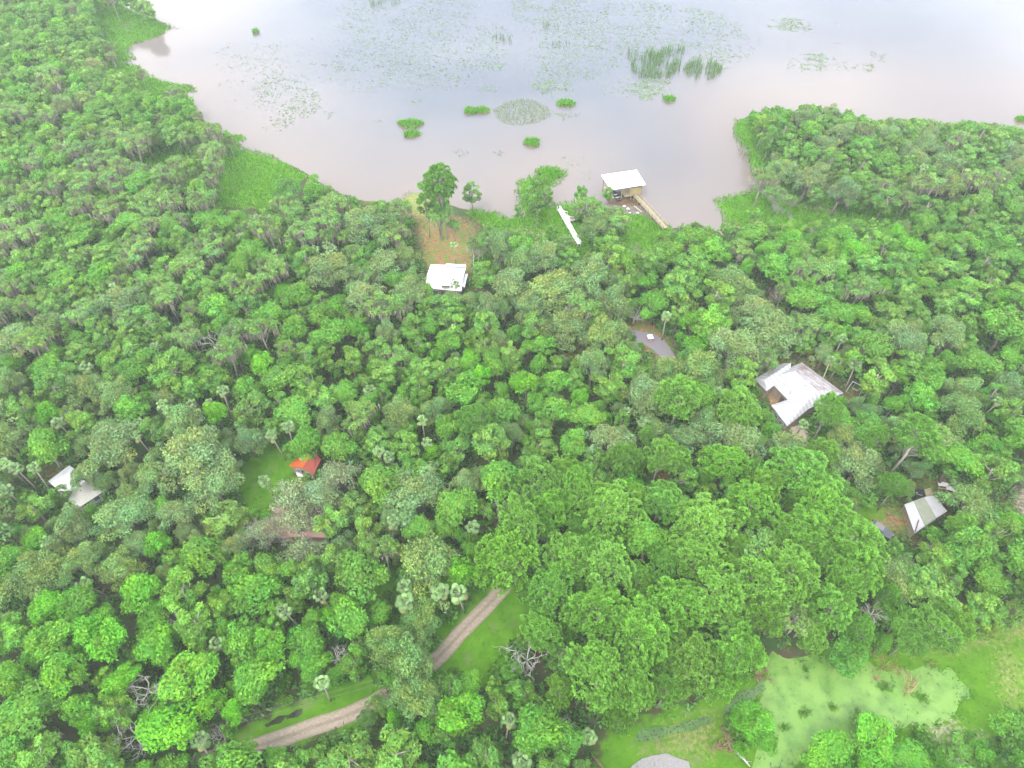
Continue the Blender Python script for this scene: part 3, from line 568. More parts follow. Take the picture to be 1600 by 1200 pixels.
# small skiff moored inside
c = lerp(lerp(qi[3], qi[2], .28), lerp(qi[0], qi[1], .28), .35); dr = np.array(qi[0])-np.array(qi[3]); an = math.atan2(dr[1], dr[0])
sk = root('skiff', (*c, WATER_Z), 'dark hulled skiff moored under the boathouse roof', 'boat')
def hull(L_, Wd, Hh, n=10):
    vs, fs = [], []
    for i in range(n+1):
        t = i/n; wd = Wd/2*(1-max(0, (t-.45)/.55)**2.2); x = (t-.5)*L_; sh_ = .12*max(0, t-.5)*4
        vs += [(x, -wd, Hh+sh_), (x, -wd*.72, .12), (x, 0, -.08+sh_*.6), (x, wd*.72, .12), (x, wd, Hh+sh_)]
    for i in range(n):
        for k in range(4): a = i*5+k; fs.append((a, a+5, a+6, a+1))
    fs.append((0, 1, 2, 3, 4)); return vs, fs
vs_, fs_ = hull(4.6, 1.6, .55); rm = Matrix.Rotation(an, 4, 'Z')
b = MB(); b.add([rm @ Vector(v)+Vector((*c, WATER_Z)) for v in vs_], fs_); b.build('hull', M['black'], sk)
for t in (-.8, .6): b = MB(); p = rm @ Vector((t, 0, 0)); b.box((c[0]+p.x, c[1]+p.y, WATER_Z+.42), (.35, 1.3, .06), an); b.build('bench', M['metal'], sk)
# boardwalk to boathouse
def walkway(name, a, c, wd, z, label, m, railm, rails=(1, -1), gap=2.2, cat='boardwalk', ph=.95, zend=None):
    a = np.array(a[:2]); c = np.array(c[:2]); l = np.linalg.norm(c-a); d = (c-a)/l; nn = np.array([-d[1], d[0]]); an = math.atan2(d[1], d[0])
    o = root(name, (*a, 0), label, cat); b = MB(); n = int(l/.32)
    for i in range(n):
        p = a+d*(i+.5)*l/n; b.box((p[0], p[1], z+rnd.uniform(-.008, .008)), (.27, wd, .05), an+rnd.uniform(-.01, .01))
    b.build('deck', m, o); b = MB()
    for s in (-1, 1): b.beam((*(a+nn*s*wd*.4), z-.14), (*(c+nn*s*wd*.4), z-.14), .08, .18)
    b.build('joist', railm, o)
    for s in rails:
        b = MB()
        for zz in (z+ph, z+ph*.5): b.beam((*(a+nn*s*wd/2), zz), (*(c+nn*s*wd/2), zz), .09, .11)
        b.build('handrail', railm, o)
    k = int(l/gap)+1
    for i in range(k+1):
        for s in (-1, 1):
            p = a+d*l*i/k+nn*s*wd/2; b = MB(); b.box((p[0], p[1], (z+ph+.03-1.5)/2), (.13, .13, z+ph+.03+1.5), an); b.build('post', railm, o)
    return o
walkway('boardwalk', G(989, 301, .6), G(1040, 357, .5), 1.5, .6, 'long tan wooden boardwalk with railings from shore to boathouse', M['deck'], M['deck'])
walkway('small_pier', G(873, 326, .5), G(905, 382, .4), .95, .5, 'narrow white plank walkway crossing the bright marsh grass', M['deck_white'], M['deck_white'], rails=(1,), ph=.8)
k = W([(878, 329), (889, 337), (897, 345), (884, 347)], .55); pf = root('pier_platform', (*np.mean(k, 0), 0), 'triangular pale pink deck beside the narrow white plank walkway', 'deck platform')
b = MB(); b.slab([C4(p, .56) for p in (k if True else k)][::-1], .12); b.build('deck', principled('pink_deck', (.45, .38, .37), .8, .08, 2.), pf)
for p in k: b = MB(); b.box((*lerp(p, tuple(np.mean(k, 0)), .1), -.4), (.14, .14, 1.7)); b.build('post', M['deck_white'], pf)
pts = [G(874, 322, 1.2), G(877, 327, 1.2), (G(882, 330, 1.2)), G(887, 331, 1.2)]
b = MB(); b.tube(pts, .1, 5)
for p in pts: b.tube([(p[0], p[1], -.8), p], .06, 4)
b.build('curved_rail', M['deck_white'], pf)
c = G(894, 343, .6); tb = root('round_tub', (c[0], c[1], .57), 'round dark grey tub standing on the pale pink deck', 'tub')
b = MB(); b.tube([(c[0], c[1], .57), (c[0], c[1], .95), (c[0], c[1], 1.02)], [.75, .9, .86], 14); b.build('shell', M['metal'], tb); b = MB(); b.tube([(c[0], c[1], 1.0), (c[0], c[1], 1.06)], .72, 14); b.build('cover', principled('brown_cover', (.12, .09, .08), .7), tb)
a, c = G(991, 321, .2), G(1003, 331, .2)
pl = root('gang_plank', (a[0], a[1], 0), 'short pale plank lying at the water edge beside the boardwalk', 'plank'); b = MB(); b.beam((a[0], a[1], .05), (c[0], c[1], .1), .4, .08); b.build('board', M['deck'], pl)
for t in (.1, .9): p = lerp(a, c, t); b = MB(); b.beam((p[0]-.4, p[1], -.06), (p[0]+.4, p[1], -.06), .12, .14); b.build('cleat', M['deck'], pl)

# ------------------------------------------------------------------ vehicles and small things
def car(name, loc, an, label, cat, L_=4.5, Wd=1.85, col='black', group=None):
    o = root(name, loc, label, cat, group); rm = Matrix.Translation(Vector(loc)) @ Matrix.Rotation(an, 4, 'Z')
    def pr(prof, w0, w1, nm, m, par, z0=0):
        b = MB(); n = len(prof)
        vs = [rm @ Vector((x, -wd, z)) for (x, z), wd in zip(prof, w0)]+[rm @ Vector((x, wd, z)) for (x, z), wd in zip(prof, w0)]
        b.add(vs, [tuple(range(n)), tuple(range(n, 2*n))[::-1]]+[((i+1) % n, i, n+i, n+(i+1) % n) for i in range(n)]); return b.build(nm, m, par)
    h = L_/2; w = Wd/2
    body = pr([(-h, .35), (h, .35), (h, .7), (h*.96, .95), (h*.42, 1.05), (-h*.9, 1.08), (-h, .9)], [w*.94, w*.94, w*.93, w*.9, w, w, w*.92], 0, 'body', M[col], o)
    pr([(h*.40, 1.04), (h*.16, 1.62), (-h*.62, 1.66), (-h*.86, 1.07)], [w*.9, w*.74, w*.74, w*.86], 0, 'cabin', M['glass'], o)
    pr([(h*.14, 1.63), (h*.10, 1.69), (-h*.56, 1.72), (-h*.62, 1.67)], [w*.73, w*.7, w*.7, w*.73], 0, 'roof', M['asphalt'] if col == 'black' else M[col], o)
    for x in (-h*.62, h*.62):
        for s in (-1, 1):
            p0 = rm @ Vector((x, s*(w-.12), .33)); p1 = rm @ Vector((x, s*(w+.06), .33)); b = MB(); b.tube([p0, p1], .33, 12); wh = b.build('wheel', M['rubber'], o)
            p2 = rm @ Vector((x, s*(w+.08), .33)); b = MB(); b.tube([p0, p2], .19, 10); b.build('rim', M['metal'], wh)
    for s in (-1, 1):
        b = MB(); p = rm @ Vector((h-.03, s*w*.66, .75)); b.box(p, (.12, .36, .16), an); b.build('headlight', M['wall_white'], o)
        b = MB(); p = rm @ Vector((-h+.03, s*w*.72, .85)); b.box(p, (.1, .22, .22), an); b.build('tail_light', M['orange'], o)
    return o
c = G(1376, 828, .8); car('parked_car', (c[0], c[1], 0), R(-42), 'dark car parked on bare dirt below the open shed', 'car')
# utility cart beside shed
c = G(1436, 774, .8); o = root('utility_cart', (c[0], c[1], 0), 'black utility cart parked against the back of the open shed', 'cart')
rm = lambda x, y: (c[0]+x*math.cos(R(70))-y*math.sin(R(70)), c[1]+x*math.sin(R(70))+y*math.cos(R(70)))
b = MB(); b.box((*rm(0, 0), .55), (2.6, 1.3, .4), R(70)); b.build('body', M['black'], o)
b = MB(); b.box((*rm(-.7, 0), .95), (1.0, 1.25, .35), R(70)); b.build('cargo_bed', M['rubber'], o)
b = MB(); b.box((*rm(.25, 0), .9), (.6, 1.1, .3), R(70)); b.build('seat', M['wall_white'], o)
b = MB(); b.box((*rm(.2, 0), 1.75), (1.2, 1.2, .07), R(70)); b.build('roof', M['black'], o)
for x, y in ((.75, .55), (.75, -.55), (-.35, .55), (-.35, -.55)): b = MB(); b.tube([(*rm(x, y), .7), (*rm(x*.95, y), 1.73)], .04); b.build('roof_post', M['rubber'], o)
for x in (-.85, .85):
    for y in (-.62, .62): b = MB(); b.tube([(*rm(x, y-.12), .28), (*rm(x, y+.12), .28)], .28, 10); b.build('wheel', M['rubber'], o)
# barrel
c = G(1417.5, 814.5, .5); o = root('orange_barrel', (c[0], c[1], 0), 'small orange barrel beside the left wall of the open shed', 'barrel')
b = MB(); b.tube([(c[0], c[1], -.05), (c[0], c[1], .1), (c[0], c[1], .5), (c[0], c[1], .85), (c[0], c[1], .92)], [.33, .36, .4, .36, .32], 12); b.build('drum', M['orange'], o)
b = MB(); b.tube([(c[0], c[1], .9), (c[0], c[1], .96)], .3, 12); b.build('lid', M['wall_dark'], o)
# picnic tables
for (px, py, an, lab) in ((1474, 757, -12, 'white picnic table farther from the open shed, beneath the oaks'), (1487, 764, -22, 'white picnic table with dark shadowy space underneath, right of the other one')):
    c = G(px, py, .75); an = R(an); o = root('picnic_table', (c[0], c[1], 0), lab, 'picnic table', 'white picnic tables near the shed')
    rr = lambda x, y: (c[0]+x*math.cos(an)-y*math.sin(an), c[1]+x*math.sin(an)+y*math.cos(an))
    b = MB()
    for k in range(5): b.box((*rr(0, (k-2)*.19), .76), (2.0, .17, .05), an)
    b.build('tabletop', M['deck_white'], o)
    for s in (-1, 1): b = MB(); b.box((*rr(0, s*.8), .45), (2.0, .28, .05), an); b.build('bench', M['deck'], o)
    for x in (-.7, .7):
        b = MB(); b.beam((*rr(x, -.8), .4), (*rr(x, .8), .4), .08, .08)
        for s in (-1, 1): b.beam((*rr(x+.05, s*.3), .73), (*rr(x+.05, s*.65), -.05), .08, .08)
        b.build('leg', M['deck'], o)
# white box on the drive
c = G(1015.5, 529, .6); o = root('utility_box', (c[0], c[1], .04), 'small white box with pink front standing on the blue grey driveway', 'box')
b = MB(); b.box((c[0], c[1], .62), (1.0, 1.1, 1.1), .15); b.build('housing', principled('pink_box', (.4, .28, .26), .7), o)
b = MB(); b.box((c[0], c[1], 1.2), (1.25, 1.35, .1), .15); lid = b.build('lid', M['white_roof'], o); b = MB(); b.box((c[0]+.05, c[1]+.1, 1.28), (.3, .25, .08), .15); b.build('handle', M['rubber'], lid)
# rocks at the landing
for i, (px, py, s, lab) in enumerate(((975, 323, .55, 'pale boulder at the waterline nearest the mossy tree'), (981, 327, .62, 'largest pale boulder in the grass left of the boardwalk'), (996, 333, .5, 'lone pale boulder in bright grass beside the boardwalk'), (984, 333, .42, 'smallest pale boulder below the others left of the boardwalk'))):
    c = G(px, py); r = np.random.default_rng(i); bm_ = MB(); pts = []
    for a in range(5):
        for k in range(8):
            t = math.pi*(a+.5)/5; rr_ = s*(.8+.4*r.random()); pts.append((c[0]+rr_*math.sin(t)*math.cos(k*.785), c[1]+rr_*.8*math.sin(t)*math.sin(k*.785), rr_*.55*math.cos(t)+.1))
    bm_.add(pts, [(a*8+k, (a+1)*8+k, (a+1)*8+(k+1) % 8, a*8+(k+1) % 8) for a in range(4) for k in range(8)]+[tuple(range(8)), tuple(range(32, 40))[::-1]])
    tag(bm_.build('boulder', M['rock'], smooth=True), lab, 'boulder', 'pale boulders by the boardwalk')
# overhead cables
for i, (a, c, lab) in enumerate((((150, 1180, 7), (620, 1052, 7.5), 'upper thin overhead cable above the roadside ditch'), ((150, 1188, 6.6), (620, 1060, 7.1), 'lower thin overhead cable above the roadside ditch'), ((520, 968, 6), (612, 897, 6.5), 'thin grey cable over the grass strip above the dirt road'))):
    a = G(*a); c = G(*c); b = MB(); b.tube([a+(c-a)*t+np.array([0, 0, -1.2*4*t*(1-t)*.5]) for t in np.linspace(0, 1, 13)], .011, 4)
    tag(b.build('overhead_cable', M['concrete'], smooth=True), lab, 'cable', 'overhead cables')

# ------------------------------------------------------------------ vegetation: leaf clumps
def leaves(C, Nn, size, r, aspect=1.5, tint=.22, tilt=.55, hue=.1):
    """one little quad per point, facing Nn with some tilt; returns vertices, colours"""
    n = len(C); Nn = Nn+r.normal(0, tilt, (n, 3)); Nn /= np.linalg.norm(Nn, axis=1)[:, None]
    a = r.normal(0, 1, (n, 3)); U = np.cross(Nn, a); U /= np.linalg.norm(U, axis=1)[:, None]; Vv = np.cross(Nn, U)
    s = (size*r.uniform(.5, 1.4, n))[:, None]; u = U*s*aspect/2; v = Vv*s/2
    k = r.uniform(.5, .9, (n, 1)); V = np.stack([C-u, C-v*k-u*.1, C+u, C+v*k+u*.15], 1).reshape(-1, 3)
    t = np.repeat(r.uniform(1-tint, 1+tint, n), 4)[:, None]; h = np.repeat(r.normal(0, hue, n), 4)[:, None]
    return V, t*np.concatenate([1+h, 1+h*0, 1-h], 1)
def qmesh(name, V, c, m, midx=None):
    return mesh_np(name, V, np.arange(len(V)), 4, m, midx, c)
def usph(r, n):
    v = r.normal(0, 1, (n, 3)); return v/np.linalg.norm(v, axis=1)[:, None]
def lobes_leaves(r, LC, LR, dens, size, flat=.8, updir=-.25, aspect=1.5, tint=.22, hue=.1, lobetint=.12, upw=.5, tilt=.5):
    Vs, Cs = [], []
    for c, rad in zip(LC, LR):
        n = int(dens*4*math.pi*rad*rad); d = usph(r, n); d = d[d[:, 2] > updir-.25*r.random(len(d))]
        rr = rad*(1-np.abs(r.normal(0, .2, (len(d), 1)))+np.clip(r.normal(0, .12, (len(d), 1)), 0, .4)); p = c+d*rr*[1, 1, flat]
        nn = d+[0, 0, upw]
        V, cc = leaves(p, nn, size, r, aspect, tint, tilt, hue); lt = (1+r.normal(0, lobetint*1.4))*(np.array([1, 0, -1])*r.normal(0, .1)+1)
        Vs.append(V); Cs.append(cc*lt)
    return np.concatenate(Vs), np.clip(np.concatenate(Cs), .2, 2.2)
def limbs_to(b, r, base, top, rad, tgt, n):
    b.tube([base, (base+top)/2+r.normal(0, .25, 3)*[1, 1, 0], top], [rad, rad*.75, rad*.5], 7)
    for t in tgt[:n]:
        s = base+(top-base)*r.uniform(.45, .95); m_ = (s+t)/2+[0, 0, .2]+r.normal(0, .25, 3); b.tube([s, m_, t], [rad*.42, rad*.25, rad*.08], 5)
def make_oak(seed, dens=13, nm=420):
    """broad spreading crown, unit: radius 6, height about 11; finely textured grey green"""
    r = np.random.default_rng(seed); LC, LR = [], []; nb = 7+seed % 3
    for k in range(nb):                         # spreading boughs
        a = 2*math.pi*k/nb+r.normal(0, .25); L_ = r.uniform(3.2, 5.2)
        for t in np.linspace(.35, 1, 4):
            p = np.array([math.cos(a)*L_*t, math.sin(a)*L_*t, 8.6-1.9*t*t+r.normal(0, .5)])+r.normal(0, .45, 3); LC.append(p); LR.append(r.uniform(1.05, 1.7)*(1.1-.2*t))
    for k in range(7): p = r.normal(0, 1.2, 3); p[2] = 9.3+r.normal(0, .5); LC.append(p); LR.append(r.uniform(1.2, 1.8))
    V, c = lobes_leaves(r, LC, LR, dens, .27, .62, -.35, 1.6, .30, .10, .10, .35, .75)
    cr = qmesh('oak_crown', V, c, M['leaf'])
    b = MB(); limbs_to(b, r, np.array([0, 0, -.3]), np.array([r.normal(0, .4), r.normal(0, .4), 6.5]), .5, [LC[i] for i in range(0, len(LC), 2)], 16); tk = b.mesh('oak_trunk', M['bark'], True)
    # spanish moss: grey drapes hanging under and through the crown
    n = nm; j = r.integers(0, len(LC), n); P0 = np.array(LC)[j]+usph(r, n)*np.array(LR)[j][:, None]*[1, 1, .7]; ln = r.uniform(.35, 1.1, n); wd = r.uniform(.08, .2, n); a = r.uniform(0, 6.28, n)
    U = np.stack([np.cos(a), np.sin(a), a*0], -1)*wd[:, None]; D = np.stack([a*0, a*0, -ln], -1)
    V = np.stack([P0-U, P0+U, P0+U*.4+D*.7, P0-U*.1+D], 1).reshape(-1, 3); mo = qmesh('oak_moss', V, np.repeat(r.uniform(.8, 1.2, n), 4)[:, None]*np.ones(3), M['leaf'])
    return dict(crown=cr, trunk=tk, moss_clumps=mo)
def make_round(seed):
    """dense broadleaf, unit radius 4, height 10, several cauliflower heads"""
    r = np.random.default_rng(seed+50); LC, LR = [], []; n = 26+seed % 4*4; ecc = r.uniform(.75, 1.2, 2)
    for k in range(n):
        d = usph(r, 1)[0]; d[2] = abs(d[2])*1.0-.25; q_ = r.uniform(.55, 1)
        LC.append(np.array([d[0]*2.9*q_*ecc[0], d[1]*2.9*q_*ecc[1], 7.2+d[2]*2.7*q_+r.normal(0, .3)])); LR.append(r.choice([r.uniform(.5, .9), r.uniform(.9, 1.45)]))
    V, c = lobes_leaves(r, LC, LR, 17, .30, .75, -.3, 1.45, .26, .08, .12, .45, .6)
    cr = qmesh('broadleaf_crown', V, c, M['leaf']); b = MB(); limbs_to(b, r, np.array([0, 0, -.3]), np.array([r.normal(0, .3), r.normal(0, .3), 6.6]), .28, LC, 9)
    return dict(crown=cr, trunk=b.mesh('broadleaf_trunk', M['bark'], True))
def make_tall(seed):
    """loose irregular broadleaf with sprays, unit radius 4, height 11"""
    r = np.random.default_rng(seed+90); LC, LR = [], []
    for k in range(34+seed % 3*5):
        a = r.uniform(0, 6.28); z = r.uniform(-3.2, 2.6); q_ = math.sqrt(max(.1, 1-(z/3.3)**2))*r.uniform(.35, 1.05)*3.1
        LC.append(np.array([math.cos(a)*q_, math.sin(a)*q_, 8+z])); LR.append(r.uniform(.5, 1.05))
    V, c = lobes_leaves(r, LC, LR, 20, .29, .6, -.5, 1.7, .3, .1, .15, .4, .75)
    cr = qmesh('ash_crown', V, c, M['leaf']); b = MB(); limbs_to(b, r, np.array([0, 0, -.3]), np.array([r.normal(0, .4), r.normal(0, .4), 9]), .25, LC, 12)
    return dict(crown=cr, trunk=b.mesh('ash_trunk', M['palebark'], True))
def make_pine(seed):
    """pine: tufted puffs of needles at the end of bare limbs, unit radius 4, height 14"""
    r = np.random.default_rng(seed+130); LC, LR = [], []; n = 40+seed % 3*5
    while len(LC) < n:
        a = r.uniform(0, 6.28); z = r.uniform(-2.2, 2.6); q_ = math.sqrt(max(.05, 1-((z+.6)/3.4)**2))*r.uniform(.45, 1.0)*3.6
        p = np.array([math.cos(a)*q_, math.sin(a)*q_, 11.4+z])
        if all(np.linalg.norm(p-o) > 1.0 for o in LC): LC.append(p); LR.append(r.uniform(.62, 1.0))
    for k in range(4): LC.append(np.array([r.normal(0, .8), r.normal(0, .8), 13.6+r.normal(0, .3)])); LR.append(r.uniform(.7, 1.0))
    Vs, Cs = [], []
    for c0, rad in zip(LC, LR):                 # every puff: needle tufts standing out like a brush, upward
        nt_ = int(26*rad); d = usph(r, nt_); d[:, 2] = np.abs(d[:, 2])*1.1-.15; tc_ = c0+d*rad*.75*[1, 1, .7]; lt = 1+r.normal(0, .1)
        for p, dd_ in zip(tc_, d):
            m_ = 9; nd = usph(r, m_)*.8+dd_*.7+[0, 0, .35]; nd /= np.linalg.norm(nd, axis=1)[:, None]; ln = .40*r.uniform(.7, 1.25, m_)[:, None]
            sd = np.cross(nd, r.normal(0, 1, (m_, 3))); sd /= np.linalg.norm(sd, axis=1)[:, None]; sd *= .085
            Vs.append(np.stack([p-sd*.4, p+sd*.4, p+nd*ln+sd, p+nd*ln-sd], 1).reshape(-1, 3)); t = lt*r.uniform(.8, 1.25)
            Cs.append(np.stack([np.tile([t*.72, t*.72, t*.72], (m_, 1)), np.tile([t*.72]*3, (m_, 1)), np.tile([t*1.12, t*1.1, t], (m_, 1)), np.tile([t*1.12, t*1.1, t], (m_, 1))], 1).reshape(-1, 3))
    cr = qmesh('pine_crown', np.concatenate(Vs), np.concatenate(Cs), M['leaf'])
    b = MB(); limbs_to(b, r, np.array([0, 0, -.3]), np.array([r.normal(0, .3), r.normal(0, .3), 12.2]), .26, LC, 20)
    return dict(crown=cr, trunk=b.mesh('pine_trunk', M['palebark'], True))
def make_mosspine(seed):
    """flat topped tree with drapes of moss on a bare pale trunk, unit radius 4, height 13"""
    r = np.random.default_rng(seed+170); LC, LR = [], []
    for k in range(24):
        a = r.uniform(0, 6.28); q_ = math.sqrt(r.uniform(.02, 1))*3.4; LC.append(np.array([math.cos(a)*q_, math.sin(a)*q_, 11.8-q_*.45+r.normal(0, .4)])); LR.append(r.uniform(.6, 1.1))
    V, c = lobes_leaves(r, LC, LR, 14, .30, .5, -.2, 1.6, .28, .1, .14, .5, .7); cr = qmesh('cypress_crown', V, c, M['leaf'])
    b = MB(); limbs_to(b, r, np.array([0, 0, -.3]), np.array([r.normal(0, .3), r.normal(0, .3), 11.3]), .24, LC, 14)
    n = 300; j = r.integers(0, len(LC), n); P0 = np.array(LC)[j]+r.normal(0, .5, (n, 3))-[0, 0, .5]; ln = r.uniform(.7, 2.2, n); wd = r.uniform(.08, .22, n); a = r.uniform(0, 6.28, n)
    U = np.stack([np.cos(a), np.sin(a), a*0], -1)*wd[:, None]; D = np.stack([a*0, a*0, -ln], -1)
    V = np.stack([P0-U, P0+U, P0+U*.4+D*.7, P0-U*.1+D], 1).reshape(-1, 3); mo = qmesh('cypress_moss', V, np.repeat(r.uniform(.8, 1.2, n), 4)[:, None]*np.ones(3), M['leaf'])
    return dict(crown=cr, trunk=b.mesh('cypress_trunk', M['palebark'], True), moss_clumps=mo)
def make_palm(seed):
    """fan palm, unit crown radius 1.9, height 9"""
    r = np.random.default_rng(seed+210); HP = 9.0; Vs, Cs, b = [], [], MB(); lean = r.normal(0, .5, 2)
    top = np.array([lean[0], lean[1], HP])
    def fan(p, d, rad, t, m_=11):
        nn = np.cross(d, np.cross([0, 0, 1.], d)); nn = nn/(np.linalg.norm(nn)+1e-9)
        if nn[2] < 0: nn = -nn
        s = np.cross(d, nn); s /= np.linalg.norm(s)
        for k in range(m_):
            a = (k/(m_-1)-.5)*3.3; e = d*math.cos(a)+s*math.sin(a); e = e*rad*(.8+.2*math.cos(a)); wv = np.cross(e, nn); wv = wv/np.linalg.norm(wv)*.115
            mid = p+e*.62+nn*.03; Vs.append(np.array([p, mid-wv, p+e-np.array([0, 0, rad*.34]), mid+wv])); g = t*r.uniform(.85, 1.15); Cs.append(np.tile([g, g, g] if t < 3 else [2.3, 1.2, 1.3], (4, 1)))
    nf = 22
    for i in range(nf):
        a = i*2.399+r.normal(0, .25); el = R(80)-R(105)*(i/nf)**.75+r.normal(0, .12); d = np.array([math.cos(a)*math.cos(el), math.sin(a)*math.cos(el), math.sin(el)]); pl_ = r.uniform(.75, 1.3) if i > 3 else r.uniform(.25, .6)
        p = top+d*pl_; b.tube([top, p], [.035, .02], 4); dead = i > nf-4
        fan(p, (d+np.array([0, 0, -.3]))/np.linalg.norm(d+np.array([0, 0, -.3])), r.uniform(.6, .85), 5 if dead else (1.7-.9*i/nf)*r.uniform(.6, 1.3))
    cr = qmesh('palm_crown', np.concatenate(Vs), np.concatenate(Cs), M['leaf'])
    b.tube([(0, 0, -.3), (lean[0]*.3, lean[1]*.3, 3), (lean[0]*.65, lean[1]*.65, 6), tuple(top)], [.22, .17, .16, .19], 8)
    return dict(crown=cr, trunk=b.mesh('palm_trunk', M['palebark'], True))
def make_dead(seed, m='deadwood', spread=4.0, hh=10.0):
    r = np.random.default_rng(seed+250); b = MB()
    def br(p, d, l, rad, k):
        q_ = p+d*l*.5+r.normal(0, .08*l, 3); e = p+d*l; b.tube([p, q_, e], [rad, rad*.75, rad*.55], 5)
        if k == 0: return
        for i in range(3 if k > 2 else 2):
            nd = d*.55+usph(r, 1)[0]*[1, 1, .5]*.8+[0, 0, .12]; nd /= np.linalg.norm(nd); br(e if i else q_, nd, l*r.uniform(.5, .8), rad*.62, k-1)
    b.tube([(0, 0, -.3), (.1, .1, hh*.45)], [.28, .17], 7)
    for i in range(5):
        a = i*1.26+r.normal(0, .2); d = np.array([math.cos(a), math.sin(a), .7]); d /= np.linalg.norm(d); br(np.array([.1, .1, hh*.45]), d, spread*.55*r.uniform(.7, 1.25), .115, 4)
    return dict(branches=b.mesh('dead_branches', M[m], True))
def make_bush(seed):
    r = np.random.default_rng(seed+290); LC, LR = [], []
    for k in range(11): a = r.uniform(0, 6.28); q_ = math.sqrt(r.random())*1.3; LC.append(np.array([math.cos(a)*q_, math.sin(a)*q_, 1.2-q_*.35+r.normal(0, .2)])); LR.append(r.uniform(.5, .85))
    V, c = lobes_leaves(r, LC, LR, 20, .27, .8, -.5, 1.6, .28, .08, .12, .4, .7); b = MB()
    for p in LC[:6]: b.tube([(0, 0, -.2), p*.55, p], [.07, .05, .02], 4)
    return dict(foliage=qmesh('bush_foliage', V, c, M['leaf']), stem=b.mesh('bush_stem', M['bark'], True))
PROT = {'oak': [make_oak(i) for i in range(6)]+[make_oak(11, 3.2, 650), make_oak(12, 3.6, 650)], 'round': [make_round(i) for i in range(6)], 'loose': [make_tall(i) for i in range(5)], 'pine': [make_pine(i) for i in range(5)],
        'mosspine': [make_mosspine(i) for i in range(4)], 'palm': [make_palm(i) for i in range(5)], 'bush': [make_bush(i) for i in range(5)]}
UNIT = {'oak': (6., 10.), 'round': (4., 9.8), 'loose': (4., 11.), 'pine': (4., 14.), 'mosspine': (4., 12.5), 'palm': (1.95, 9.8), 'bush': (1.7, 1.9)}
KIND = {'oak': ('live_oak', 'live oak'), 'round': ('broadleaf_tree', 'tree'), 'loose': ('ash_tree', 'ash tree'), 'pine': ('pine_tree', 'pine'), 'mosspine': ('cypress_tree', 'cypress'), 'palm': ('fan_palm', 'palm'), 'bush': ('shrub', 'shrub')}
TONE = {'oak': (.155, .262, .078), 'round': (.096, .250, .023), 'loose': (.120, .262, .038), 'pine': (.122, .282, .038), 'mosspine': (.126, .252, .046), 'palm': (.118, .208, .066), 'bush': (.09, .22, .02)}
MOSSC = (.27, .24, .205, 1)

